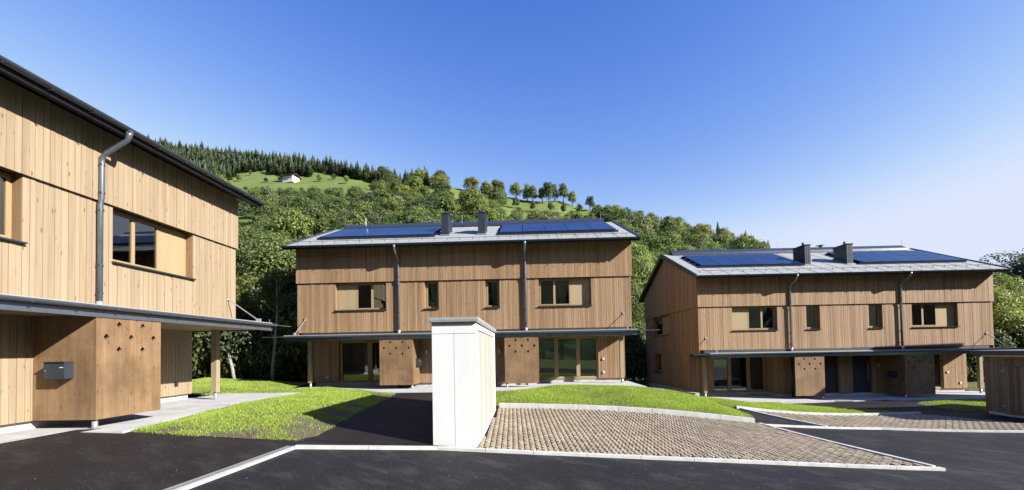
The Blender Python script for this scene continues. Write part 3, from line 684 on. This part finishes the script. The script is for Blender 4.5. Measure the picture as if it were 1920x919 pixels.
mailbox(POSE_M, -1.89, 1, -.74, -.35, .90, 1.20, .16, "letter box beside the middle house's left entrance screen")
mailbox(POSE_R, 1.89, -1, -.74, -.35, .90, 1.20, .16, "letter box in shade on the right house's right entrance screen")

# ------------------------------------------------------------------ white concrete block, shed, added shadow-casting building
BW_[0] = (.10, .12, .13)
bx, by, br = -1.455, 7.86, -.0341; bz = h1(-1.0, 8)-.12
cb = empty('concrete_store', (bx, by, bz), br); tag(cb, 'tall white concrete storage block with timber side beside the footpath', 'store')
ZT = .585+ZC-bz; BW, BL = .80, 4.62
MB().box(0, BW/2-.004, 0, .30, 0, ZT-.245).box(BW/2+.004, BW, 0, .30, 0, ZT-.245).box(0.01, BW-.01, .012, .28, 0, ZT-.25).build('front_wall', M['whitec'], cb)
MB().box(0, BW, 0.001, .30, ZT-.238, ZT-.03).box(0, .15, .30, BL, 0, ZT-.03).box(.15, BW, BL-.2, BL, 0, ZT-.03).box(BW-.06, BW, .30, BL-.2, ZT-.16, ZT-.03).box(BW-.06, BW+.02, .30, BL-.2, 0, .20).build('body', M['whitec'], cb)
tw = MB().box(BW-.10, BW-.05, .30, BL-.2, .2, ZT-.16).build('timber_side', M['soffit'], cb)
rnd = random.Random(5)
bmp = {}
for p, q in spans(.31, BL-.21, rnd):
    k = round(q-p, 3)
    if k not in bmp: bmp[k] = MB().box(0, .024, -k/2+.003, k/2-.003, 0, ZT-.36).mesh('board', M['whiteboard'])
    o = link('board', bmp[k], tw); o.location = (BW-.05+rnd.uniform(0, .005), (p+q)/2, .2)
MB().box(-.05, BW+.05, -.06, BL+.05, ZT-.03, ZT+.012).build('coping', M['zinc'], cb)
MB().box(-.045, BW+.045, -.055, BL+.045, ZT+.012, ZT+.055).build('roof_edge', M['roof'], cb)
for X in (.14, .66):
    for Z in (.42, 1.62): MB().tube([(X, -.0015, Z), (X, .02, Z)], .022, 14).build('anchor_cap', M['whitec'], cb)
sx, sy = 16.85, 15.5; sz = -2.53+ZC
sh = empty('timber_shed', (sx, sy, sz), -.03); tag(sh, 'dark timber shed with a flat roof cut off by the right edge', 'shed')
SH = 2.05
sw = MB().box(.03, 4.2, -2.9, 0, .16, SH).build('wall', M['soffit'], sh)
rnd = random.Random(9); 
for p, q in spans(-2.93, .0, rnd):
    if -1.62 < (p+q)/2 < -.62: continue
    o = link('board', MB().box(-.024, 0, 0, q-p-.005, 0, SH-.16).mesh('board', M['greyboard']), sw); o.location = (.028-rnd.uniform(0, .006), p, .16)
dw = MB().box(.0, .029, -1.6, -.64, .10, 1.72).build('door', M['soffit'], sh)
for p, q in spans(-1.60, -.64, rnd):
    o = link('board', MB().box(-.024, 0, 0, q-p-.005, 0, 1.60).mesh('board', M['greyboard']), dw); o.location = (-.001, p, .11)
for p, q in spans(-1.62, -.62, rnd):
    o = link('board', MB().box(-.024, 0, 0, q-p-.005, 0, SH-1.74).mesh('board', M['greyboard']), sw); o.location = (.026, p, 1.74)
for Z in (.35, 1.55): MB().box(-.045, -.026, -.70, -.60, Z, Z+.03).build('hinge', M['zinc'], sh)
MB().box(.0, .03, -2.9, -.1, -.3, .13).build('base_stone', M['kerb'], sh)
MB().box(-.25, 4.5, -3.2, .2, SH+.06, SH+.20).build('roof', M['dark'], sh)
MB().box(-.02, 4.3, -3.0, .06, SH, SH+.06).build('roof_trim', M['zinc'], sh)
MB().box(-.27, 4.52, -3.22, .22, SH+.20, SH+.225).build('roof_edge', M['roof'], sh)
sb = empty('shadow_building', (24.2, 15.6, -2.55+ZC), 0); tag(sb, 'added building outside the right edge, shaped to shade the right house entrance', 'building')  # added out of view, sized so its shadow falls on the right entrance
MB().box(0, 3.6, 0, 3.1, 0, 5.65).build('wall', M['board'], sb)
MB().prism_x([(-.3, 5.7), (1.55, 6.2), (3.3, 5.7), (3.3, 5.85), (1.55, 6.35), (-.3, 5.85)], -.3, 3.9).build('roof', M['dark'], sb)
o = MB().box(-.03, 0, .8, 2.0, 2.9, 4.3).build('window', M['frame'], sb); MB().box(-.045, -.03, .88, 1.92, 2.98, 4.22).build('pane', M['glass'], o)

# ------------------------------------------------------------------ lawns
def lawn(name, P, H, wd, nblade, seed, hgt=(.012, .034), patch=.35, cell=.4, col=(.35, .46, .085), edge=1.0, bare=None):
    rng = np.random.default_rng(seed)
    def zf(X, Y):
        d = np.clip(pdist(P, X, Y)/wd, 0, 1); s = d*d*(3-2*d)
        return H*s + .012*np.sin(X*2.3+1)*np.sin(Y*2.7)*s + .03*np.sin(X*.9)*np.cos(Y*1.1)*s
    so_ = sheet(name, P, M['lawnsoil'], .012, cell, zf)
    xs = [p[0] for p in P]; ys = [p[1] for p in P]; n = int(nblade*2.5)
    X = rng.uniform(min(xs), max(xs), n); Y = rng.uniform(min(ys), max(ys), n); k = inpoly(P, X, Y) | ((pdist(P, X, Y) < .07) & (rng.random(n) < .35)); X, Y = X[k][:nblade], Y[k][:nblade]
    nz = np.sin(X*1.7+3*np.sin(Y*1.3+seed))*np.cos(Y*1.9+2*np.sin(X*.8)) + .7*np.sin(X*5.1+1)*np.sin(Y*4.3+2) + rng.normal(0, .75, len(X))
    dd = pdist(P, X, Y); keep = nz - edge*np.exp(-dd/.5)*(.55+.45*np.sin(X*3.1+Y*2.3)) > -1.25 + patch
    if bare: keep &= ~((np.minimum.reduce([np.hypot(X-a, Y-b)/c for a, b, c in bare]) + .25*nz < 1) & (rng.random(len(X)) < .93))
    X, Y = X[keep], Y[keep]; nzk = nz[keep]
    Z = hz(X, Y) + .012 + zf(X, Y); n = len(X)
    hh = rng.uniform(*hgt, n)*(1+.2*np.clip(nzk, -1, 1))*rng.choice((1, 1, 1, 1.7), n); an = rng.uniform(0, 2*np.pi, n); wd_ = rng.uniform(.0013, .0027, n)*(1+Y/12); le = rng.uniform(.1, .75, n)*hh; la = rng.uniform(0, 2*np.pi, n)
    dx, dy = np.cos(an)*wd_, np.sin(an)*wd_
    V = np.empty((n, 4, 3)); V[:, 0] = np.c_[X-dx, Y-dy, Z-.01]; V[:, 1] = np.c_[X+dx, Y+dy, Z-.01]
    V[:, 2] = np.c_[X+dx*.6+np.cos(la)*le*.4, Y+dy*.6+np.sin(la)*le*.4, Z+hh*.65]; V[:, 3] = np.c_[X+np.cos(la)*le, Y+np.sin(la)*le, Z+hh]
    b = (np.arange(n)*4)[:, None]; F = np.r_[b+np.array([0, 1, 2]), b+np.array([0, 2, 3])]
    o = link('lawn_grass', npmesh('lawn_grass', V.reshape(-1, 3), F, M['grass'])); tag(o, kind='stuff'); o.color = (*col, 1)
LA = [(-6.75, 7.80), (-5.5, 7.66), (-4.6, 7.62), (-3.82, 7.72), (-3.66, 8.1), (-3.95, 11.5), (-4.05, 14.5), (-4.3, 15.6), (-5.6, 16.1), (-6.2, 17.05), (-9.6, 17.35), (-9.9, 21), (-16, 21.5), (-13, 15.2), (-7.22, 15.0), (-7.3, 11.0), (-6.95, 8.9), (-6.98, 8.1)]
lawn('front_lawn', LA, .20, 1.3, 430000, 1, patch=.36, edge=1.3, bare=[(-3.8, 8.3, .62), (-4.0, 9.3, .6), (-4.1, 10.4, .5), (-4.2, 11.6, .4), (-4.4, 14.6, .5), (-5.3, 7.75, .25), (-6.3, 7.95, .22)])
LB = [(-.55, 12.75), (3, 12.53), (6.72, 12.26), (7.2, 13.2), (7.3, 15.5), (6.7, 17.2), (6.1, 18.4), (5.5, 16.9), (1.5, 16.9), (.0, 15.9), (-.62, 15.6)]
lawn('middle_lawn', LB, .12, .9, 260000, 2)
LC = [(7.55, 15.0), (11, 15.36), (14.4, 15.68), (14.0, 16.6), (12.6, 18.6), (12.3, 19.9), (9.2, 20.1), (8.0, 21.5), (7.5, 19), (7.35, 16.5)]
lawn('lower_lawn', LC, .06, .8, 150000, 3)
LD = [(16.4, 16.2), (17.3, 15.6), (21.5, 15.6), (21.5, 19.4), (18.4, 19.3), (17.0, 18.3)]
lawn('side_lawn', LD, .06, .8, 30000, 4)
lawn('rear_lawn', [(24.6, 20.5), (32, 20.5), (32, 30), (24.7, 30)], .05, .8, 12000, 5, cell=1)
lawn('gap_lawn', [(5.6, 18.6), (6.3, 18.4), (7.4, 17.5), (7.6, 21), (9.2, 22), (9.3, 31), (5.9, 31)], .05, .8, 25000, 6, cell=1)

# ------------------------------------------------------------------ trees
def crown_mesh(name, seed, n, rx, rz, zc, leaf, lobes=26, mat='leaf', shell=.82, flat=.5):
    rng = np.random.default_rng(seed)
    d = rng.normal(size=(lobes, 3)); d /= np.linalg.norm(d, axis=1)[:, None]; d[:, 2] = np.where(d[:, 2] < -.55, -d[:, 2], d[:, 2])
    rad = rng.uniform(.45, .95, lobes)[:, None]; lc = d*rad*np.array([rx, rx, rz])*.78
    lr = rng.uniform(.24, .46, lobes)*(rx*rx*rz)**(1/3)
    w = lr**2; li = rng.choice(lobes, n, p=w/w.sum()); v = rng.normal(size=(n, 3)); v /= np.linalg.norm(v, axis=1)[:, None]
    v[:, 2] = np.where((v[:, 2] < -.2) & (rng.random(n) < .6), -v[:, 2], v[:, 2])
    r = lr[li]*(1 - (1-shell)*rng.random(n)**.7*1.6); p = lc[li] + v*r[:, None]*np.array([1, 1, .85]) + rng.normal(0, leaf*.35, (n, 3)); p[:, 2] += zc
    nr = v + rng.normal(0, flat, (n, 3)) + np.array([0, 0, .25]); nr /= np.linalg.norm(nr, axis=1)[:, None]
    t = np.cross(nr, rng.normal(size=(n, 3))); t /= np.linalg.norm(t, axis=1)[:, None]; b = np.cross(nr, t); s = leaf*rng.uniform(.55, 1.25, n)[:, None]
    V = np.stack([p-t*s*.5, p+b*s*.34+nr*s*.08, p+t*s*.62, p-b*s*.34+nr*s*.08], 1)
    F = np.arange(n*4).reshape(n, 4); return npmesh(name, V.reshape(-1, 3), F, M[mat])
def trunk_mesh(name, seed, H, r, zc, rx, rz, limbs=7, mat='bark'):
    rng = random.Random(seed); mb = MB(); P = [(0, 0, -.4)]
    for i in range(1, 6): P.append((rng.gauss(0, .02*H), rng.gauss(0, .02*H), H*i/5))
    mb.tube(P, [r*1.25, r, r*.85, r*.65, r*.42, r*.15], 8)
    for i in range(limbs):
        z = H*rng.uniform(.3, .85); a = rng.uniform(0, 6.28); L = rx*rng.uniform(.5, .85); q = np.array([np.interp(z, [p[2] for p in P], [p[k] for p in P]) for k in (0, 1)])
        mb.tube([(q[0], q[1], z), (q[0]+math.cos(a)*L*.5, q[1]+math.sin(a)*L*.5, z+L*.35), (q[0]+math.cos(a)*L, q[1]+math.sin(a)*L, z+L*.8)], [r*.4, r*.25, r*.08], 5)
    return mb.mesh(name, M[mat], True)
NEAR = [(crown_mesh('crown', 100+i, 24000, 2.7+.3*i, 4.7+.3*(i % 2), 4.9, .16, 60, flat=.5), trunk_mesh('trunk', 100+i, 7.5, .16, 5, 2.6, 3.9)) for i in range(3)]
MID = [(crown_mesh('crown', 200+i, 8000, 3.9+.5*(i % 3), 4.5+.5*(i % 2), 4.8, .33, 44, flat=.42), trunk_mesh('trunk', 200+i, 7.5, .24, 5, 3.9, 4.6)) for i in range(5)]
FAR = [(crown_mesh('crown', 300+i, 3600, 3.8+.5*(i % 3), 4.6+.6*(i % 2), 4.5, .50, 36, flat=.4), trunk_mesh('trunk', 300+i, 8.0, .28, 5, 3.8, 4.8, 4)) for i in range(6)]
RIDGE = [(crown_mesh('crown', 350+i, 2600, 2.6+.4*i, 5.0+.3*i, 4.3, .55, 30, flat=.4), trunk_mesh('trunk', 350+i, 7, .25, 4, 2.6, 4.8, 3)) for i in range(4)]
SHRUB = [(crown_mesh('crown', 400+i, 8000, 1.75, 1.7, .95, .14, 34, flat=.6), trunk_mesh('trunk', 400+i, 1.8, .05, 1, 1.2, 1)) for i in range(3)]
def conifer_mesh(name, seed, H=1.0, tiers=13, per=11):
    rng = np.random.default_rng(seed); V = []; F = []
    for i in range(tiers):
        t = i/(tiers-1); z = H*(.10+.88*t); R = H*.235*(1-t)**.75+.008*H; m = max(4, int(per*(1-.6*t)))
        for j in range(m):
            a = 2*np.pi*(j+rng.random()*.7)/m + i*.7; rr = R*rng.uniform(.7, 1.15); w = rr*rng.uniform(.28, .45)+.012*H; dz = H*.075*rng.uniform(.7, 1.3)
            c, s = np.cos(a), np.sin(a); k = len(V)
            V += [(c*.01, s*.01, z+dz*.55), (c*rr*.6-s*w, s*rr*.6+c*w, z-dz*.1), (c*rr, s*rr, z-dz*.65), (c*rr*.6+s*w, s*rr*.6-c*w, z-dz*.1)]; F.append((k, k+1, k+2, k+3))
    k = len(V); V += [(.012*H, 0, 0), (-.006*H, .01*H, 0), (-.006*H, -.01*H, 0), (0, 0, H)]
    F += [(k, k+1, k+3, k+3), (k+1, k+2, k+3, k+3), (k+2, k, k+3, k+3)]
    return np.array(V), F
CON = []
for i in range(4):
    V, F = conifer_mesh('c', 500+i); m = bpy.data.meshes.new('spruce_tree'); m.from_pydata(V.tolist(), [], [tuple(dict.fromkeys(f)) for f in F]); m.materials.append(M['needle']); CON.append((m, V, F))
GREENS = [(.098, .140, .046), (.125, .178, .056), (.158, .212, .066), (.212, .262, .076), (.155, .184, .092), (.245, .245, .072), (.076, .112, .052)]
def tree(name, x, y, var, s, sz, col, label, group, z=None, rot=None):
    t = empty(name, (x, y, h1(x, y) if z is None else z), random.uniform(0, 6.28) if rot is None else rot); tag(t, label, 'tree' if 'tree' in name else 'shrub', group); t.scale = (s, s, sz)
    c = link('crown', var[0], t); k = random.uniform(.85, 1.15); c.color = (col[0]*k, col[1]*k, col[2]*k, 1)
    link('trunk', var[1], t); return t
# trees right behind the houses: (x, y, kind, scale, height scale, colour, label)
NT_ = [(-14.2, 26.5, 0, 1.0, 1.0, 1, 'leafy tree in the gap behind the left house corner'), (-12.2, 27.8, 1, .95, .95, 2, 'bright leafy tree just left of the middle house'),
       (-15.8, 30.5, 2, 1.05, 1.15, 3, 'yellowish leafy tree rising over the gap left of the middle house'), (-18.0, 28.5, 1, 1.0, 1.1, 0, 'dark leafy tree close behind the left house end'),
       (-13.2, 33.0, 0, 1.15, 1.1, 0, 'tall dark tree behind the middle house left eave'), (-20.5, 33, 2, 1.2, 1.2, 5, 'autumn-tinted tree behind the left house roof edge'),
       (9.3, 37.5, 1, .95, 1.0, 0, 'dark leafy tree in the gap between the middle and right houses'), (11.8, 39.5, 0, 1.1, 1.25, 2, 'tall tree seen above the right house left verge'), (7.0, 38.5, 2, 1.2, 1.35, 1, 'broad tree behind the middle house right eave'),
       (31.5, 30.0, 0, 1.0, .78, 3, 'light green tree beside the right house far corner'), (34.5, 31.5, 1, 1.0, .82, 2, 'green tree at the right edge below the dark crown'), (40.6, 33.0, 2, 1.15, 1.12, 6, 'tall dark blue-green tree at the right edge of the picture'), (29.0, 34, 1, .9, .7, 1, 'leafy tree behind the right house right end')]
for x, y, v, s, szz, c, lab in NT_: tree('leafy_tree', x, y, NEAR[v], s, szz, [q*k for q, k in zip(GREENS[c], (1.2, 1.1, 1.1) if c != 6 else (.7, .74, .9))], lab, 'trees close behind the houses')
SR = [(-11.2, 23.6, 0), (-12.6, 24.2, 1), (-14.3, 23.4, 2), (-16.0, 24.6, 0), (-10.7, 26.0, 1), (-17.6, 25.4, 2), (-13.2, 25.0, 0), (-15.0, 26.0, 1), (8.3, 33.4, 2), (9.6, 34.2, 0), (10.9, 35.0, 1), (9.0, 36.6, 2), (27.0, 28.0, 0), (28.6, 28.6, 1), (30.2, 27.8, 2), (32.5, 28.2, 0), (-10.6, 24.0, 2), (-11.8, 25.2, 0), (-13.6, 22.6, 1), (-15.2, 24.6, 2), (-16.8, 23.4, 0), (-18.6, 24.6, 1), (-12.4, 22.9, 2), (-14.4, 27.2, 1), (-11.4, 27.0, 2), (-16.6, 27.2, 0), (-15.6, 22.0, 1), (-17.4, 22.4, 2), (-10.4, 22.6, 1), (-19.6, 23.2, 0)]
ORD_ = ['first', 'second', 'third', 'fourth', 'fifth', 'sixth', 'seventh', 'eighth', 'ninth', 'tenth', 'eleventh', 'twelfth', 'thirteenth', 'fourteenth', 'fifteenth', 'sixteenth', 'seventeenth', 'eighteenth', 'nineteenth', 'twentieth', 'twenty-first', 'twenty-second', 'twenty-third', 'twenty-fourth']; kk_ = {}
for x, y, v in sorted(SR, key=lambda p: p[0]/p[1]):
    where = 'left of the middle house' if x < 0 else ('between the middle and right houses' if x < 20 else 'beyond the right house end')
    kk_[where] = kk_.get(where, 0)+1
    tree('leafy_shrub', x, y, SHRUB[v], random.uniform(1.1, 1.5), random.uniform(1.2, 2.0), [q*k for q, k in zip(GREENS[random.choice((1, 0, 2, 6))], (1.0, .9, 1.0))], f'dense green hedge shrub {where}, {ORD_[kk_[where]-1]} from left', 'hedge shrubs ' + where)
# two slender pale-barked trees beside the left house post
def slim(x, y, seed, H, lean, label):
    rng = random.Random(seed); t = empty('slender_tree', (x, y, h1(x, y))); tag(t, label, 'tree', 'slender pale trees by the left house'); mb = MB()
    P = [(lean*i/6*1.2+rng.gauss(0, .04), rng.gauss(0, .04), -.2+H*i/6) for i in range(7)]; mb.tube(P, [.085, .075, .065, .055, .04, .03, .012], 8)
    for i in range(9):
        z = H*rng.uniform(.2, .9); a = rng.uniform(0, 6.28); L = rng.uniform(.5, 1.1); x0 = lean*z/H*1.2
        mb.tube([(x0, 0, z), (x0+math.cos(a)*L*.5, math.sin(a)*L*.5, z+L*.45), (x0+math.cos(a)*L, math.sin(a)*L, z+L*1.1)], [.026, .018, .006], 5)
    mb.build('trunk', M['palebark'], t, True)
    c = link('crown', crown_mesh('crown', seed, 1500, 1.0, 1.7, H*.75, .13, 14, flat=.8), t); c.color = (.14, .15, .035, 1)
slim(-11.6, 20.9, 31, 5.6, .25, 'slender pale-trunked tree standing right of the left house timber post')
slim(-13.6, 21.2, 32, 5.2, -.7, 'leaning thin-stemmed tree seen left of the left house timber post')

# wooded hillside
def scr(x, y, z):                              # only used to keep meadows open where the photograph shows them
    c, s = math.cos(.0255), math.sin(.0255); zz = z-ZC; yf = y*c+zz*s; zu = -y*s+zz*c; u = 811.49*x/yf; w = -811.49*zu/yf
    c, s = math.cos(.0178), math.sin(.0178); return 960+c*u+s*w, 638.5-s*u+c*w
MEADOW = [[(430, 330), (470, 324), (560, 318), (640, 330), (672, 344), (600, 352), (520, 348), (440, 348)],
          [(560, 396), (625, 390), (640, 420), (622, 470), (575, 470)],
          [(832, 352), (870, 352), (884, 400), (842, 404)],
          [(935, 392), (1000, 376), (1110, 384), (1120, 416), (1060, 430), (940, 424)]]
rt = random.Random(21); spots = []
def in_meadow(x, y, z, H):
    for f in (0, .5, .95):
        px, py = scr(x, y, z+H*f)
        if any(inpoly(P, np.array([px]), np.array([py]))[0] for P in MEADOW): return True
    return False
def roofline(px): return np.interp(px, [200, 488, 489, 545, 546, 640, 1140, 1195, 1196, 1235, 1240, 1470, 1700, 1890, 1900], [225, 376, 700, 700, 466, 432, 416, 448, 700, 700, 486, 470, 470, 505, 700])
for k in range(26000):
    dep = 46 + (352-46)*rt.random()**.8; u = rt.uniform(-.95, .80); R = np.interp(u, HU, HR)
    if dep > R*.99: continue
    sp = 7.8 + dep*.014; x, y = u*dep, dep
    if any((x-a)**2+(y-b)**2 < sp*sp for a, b, _ in spots): continue
    z = h1(x, y); s = rt.uniform(.9, 1.3)*(1.0 + .35*min(1, max(0, (dep-60)/80))); H = 10.5*s
    px, py = scr(x, y, z+H); bound = np.interp(px, [395, 435, 660, 700, 720, 830, 838, 876, 886, 930, 940, 1108, 1122, 1135, 1200, 1290, 1400, 1455, 1500], [298, 346, 348, 340, 290, 290, 368, 372, 290, 300, 384, 396, 372, 376, 385, 409, 433, 462, 480])
    while py < bound and s > .5: s -= .08; H = 10.5*s; px, py = scr(x, y, z+H)
    if py < bound or inpoly(MEADOW[1], np.array([px]), np.array([py+12]))[0]: continue
    if py > roofline(px)+4 or px < 235 or len(spots) >= 300: continue
    spots.append((x, y, s))
ZN = [(300, 'above the left house roof'), (446, "behind the left house's eave"), (500, 'above the gap beside the left house'), (560, "by the middle house's left eave"), (640, "above the middle house's left verge"), (735, 'over the left solar panels'), (828, 'just left of the chimneys'), (905, 'between the two chimneys'), (985, 'just right of the chimneys'), (1070, "over the middle house's right panels"), (1150, "above the middle house's right verge"), (1215, 'above the gap between far houses'), (1300, "over the right house's left gable"), (1400, "over the right house's left panels"), (2000, "at the wood's low right end")]
CN = {0: 'dark green', 1: 'green', 2: 'mid green', 3: 'light green', 4: 'grey-green', 5: 'yellowish', 6: 'deep green'}
ORD = ['first', 'second', 'third', 'fourth', 'fifth', 'sixth', 'seventh', 'eighth', 'ninth', 'tenth', 'eleventh', 'twelfth', 'thirteenth', 'fourteenth', 'fifteenth', 'sixteenth', 'seventeenth', 'eighteenth', 'nineteenth', 'twentieth']
rec = []
for x, y, s in spots:
    px, py = scr(x, y, h1(x, y)+8); c = rt.choices(range(7), (2, 4, 4.5, 3.2, 3, .9, 1.4))[0]
    zn = next(n for q, n in ZN if px < q); lev = 'far' if y > 200 else 'halfway' if y > 110 else 'just'; big = 'broad ' if s > 1.4 else 'small ' if s < 1.05 else ''
    rec.append((px, x, y, s, c, f'{big}{CN[c]} tree {lev} uphill {zn}', f'{big}{CN[c]} hillside trees {lev} {zn}'))
rec.sort(); tot = {}; cnt = {}
for r in rec: tot[r[5]] = tot.get(r[5], 0)+1
for px, x, y, s, c, lab, grp in rec:
    k = cnt[lab] = cnt.get(lab, 0)+1
    tree('hillside_tree', x, y, rt.choice(FAR if y > 130 else MID), s, s*rt.uniform(.85, 1.1), GREENS[c], lab if tot[lab] == 1 else f'{lab}, {ORD[k-1]} from left', grp)
# row of trees on the open ridge
for i, px in enumerate((915, 938, 968, 990, 1000, 1018, 1030, 1041, 1058, 1074)):
    u = (px-960)/811+.005; y = 312+rt.uniform(-6, 6); sc_ = rt.uniform(1.05, 1.5); tree('ridge_tree', u*y, y, RIDGE[i % 4], sc_, sc_*rt.uniform(.95, 1.3), GREENS[(4, 1, 3, 4, 2, 5, 0)[i % 7]], f'rounded tree on the open meadow ridge, {ORD[i]} from left in the row', 'row of trees on the meadow ridge')
# single trees and bushes standing in the meadows
def on_slope(px, py):
    u = (px-960)/811; y = 60.
    while y < np.interp(u, HU, HR) and scr(u*y, y, h1(u*y, y))[1] > py: y += 4
    return u*y, y
for i, (px, py, sc_) in enumerate(((448, 342, .6), (470, 330, .5), (500, 344, .55), (585, 330, .8), (600, 342, .6), (628, 338, .55), (652, 346, .6), (842, 372, .6), (872, 380, .7), (948, 384, .7), (972, 392, .95), (1004, 398, .8), (1038, 400, .6), (1062, 404, .75), (1092, 402, .8), (1112, 398, .9))):
    x, y = on_slope(px, py); tree('meadow_tree', x, y, rt.choice(FAR + RIDGE), sc_, sc_*rt.uniform(.9, 1.3), GREENS[rt.randrange(7)], f'lone tree or bush in the open hill meadows, {ORD[i]} from left', 'single trees in the hill meadows')
# spruce forest on the upper left slope and scattered spruces along the right-hand ridge
sp_ = []; k = 0
while k < 60000 and len(sp_) < 1700:
    k += 1; u = rt.uniform(-1.0, -.19); R = np.interp(u, HU, HR); lo = 330 if u < -.37 else R-60
    y = rt.uniform(min(lo, R-20), R+6); x = u*y
    if any((x-a)**2+(y-b)**2 < 16 for a, b in sp_): continue
    px, py = scr(x, y, h1(x, y))
    if py > np.interp(px, [240, 425, 445, 500, 505, 580, 590, 660, 720, 820], [352, 346, 326, 320, 332, 332, 322, 334, 350, 352]) or (500 < px < 580 and y < 388): continue
    sp_.append((x, y))
sp_.sort(key=lambda p: p[1] + (200 if scr(p[0], p[1], h1(*p))[0] < 250 else 0))
VV, FF, off = [], [], 0
for i, (x, y) in enumerate(sp_):
    H = 6.5 + 9.5*rt.random()**1.5; m, V, F = rt.choice(CON); z = h1(x, y)-.3; a = rt.uniform(0, 6.28)
    col = rt.choice(((.098, .136, .080), (.115, .155, .084), (.086, .122, .080), (.140, .175, .084)))  # distance haze put into the colours: lighter and bluer needles
    if i < 300:
        o = link('spruce_tree', m); o.location = (x, y, z); o.scale = (H, H, H); o.rotation_euler = (0, 0, a); o.color = (*col, 1)
        tag(o, 'dark spruce in the dense forest on the upper left slope', 'tree', 'spruces of the upper left forest')
    else:
        c, s = math.cos(a), math.sin(a); Q = V*H; VV.append(np.c_[Q[:, 0]*c-Q[:, 1]*s+x, Q[:, 0]*s+Q[:, 1]*c+y, Q[:, 2]+z]); FF += [tuple(dict.fromkeys(q+off for q in f)) for f in F]; off += len(V)
m = bpy.data.meshes.new('spruce_forest'); m.from_pydata(np.concatenate(VV).tolist(), [], FF); m.materials.append(M['needle'])
o = tag(link('spruce_forest', m), 'rear mass of dark spruces on the upper left slope', kind='stuff'); o.color = (.105, .142, .082, 1)  # same haze-lightened needle colour
for i, px in enumerate((1196, 1208, 1213, 1220, 1227, 1236, 1246, 1256, 1264, 1290, 1338, 1344, 1352, 1362, 1396, 1404, 1412, 1419, 1438, 1446)):
    u = (px-960)/811; R = np.interp(u, HU, HR); y = R - rt.uniform(-4, 25)
    o = link('spruce_tree', rt.choice(CON)[0]); H = rt.uniform(7, 10.5); o.location = (u*y, y, h1(u*y, y)-.3); o.scale = (H, H, H); o.color = (.055, .085, .045, 1)
    tag(o, f'dark spruce poking above the broadleaf trees on the right ridge, {ORD[i]} from left', 'tree', 'spruces on the right ridge')

# farmhouse on the meadow
fy = 366; fx = -.516*fy; fz = h1(fx, fy)
fh = empty('farmhouse', (fx, fy, fz), -.25); fh.scale = (.82,)*3; tag(fh, 'white and brown farmhouse on the green meadow high on the hill', 'farmhouse')
MB().box(-3.2, 9, -4, 6, -2, 4.6).build('white_wall', M['white'], fh)
MB().box(-9, -3.2, -3.6, 6, -2, 5.0).build('timber_wall', M['panel'], fh)
MB().prism_x([(-6, 4.4), (1, 7.4), (8, 4.4), (8, 4.8), (1, 7.9), (-6, 4.8)], -10, 10.3).build('roof', M['bark'], fh)
for X in (-8, -6.2, -4.4):
    for Z in (.6, 3): MB().box(X-.5, X+.5, -3.68, -3.6, Z, Z+1.2).build('window', M['white'], fh)
for X in (-1.5, 1.2, 4, 6.8): MB().box(X-.5, X+.5, -4.06, -4.0, 1.6, 2.9).build('window', M['darkmatt'], fh)
MB().box(-9.3, -3.0, -4.6, -3.62, 2.3, 2.9).build('balcony', M['bark'], fh)
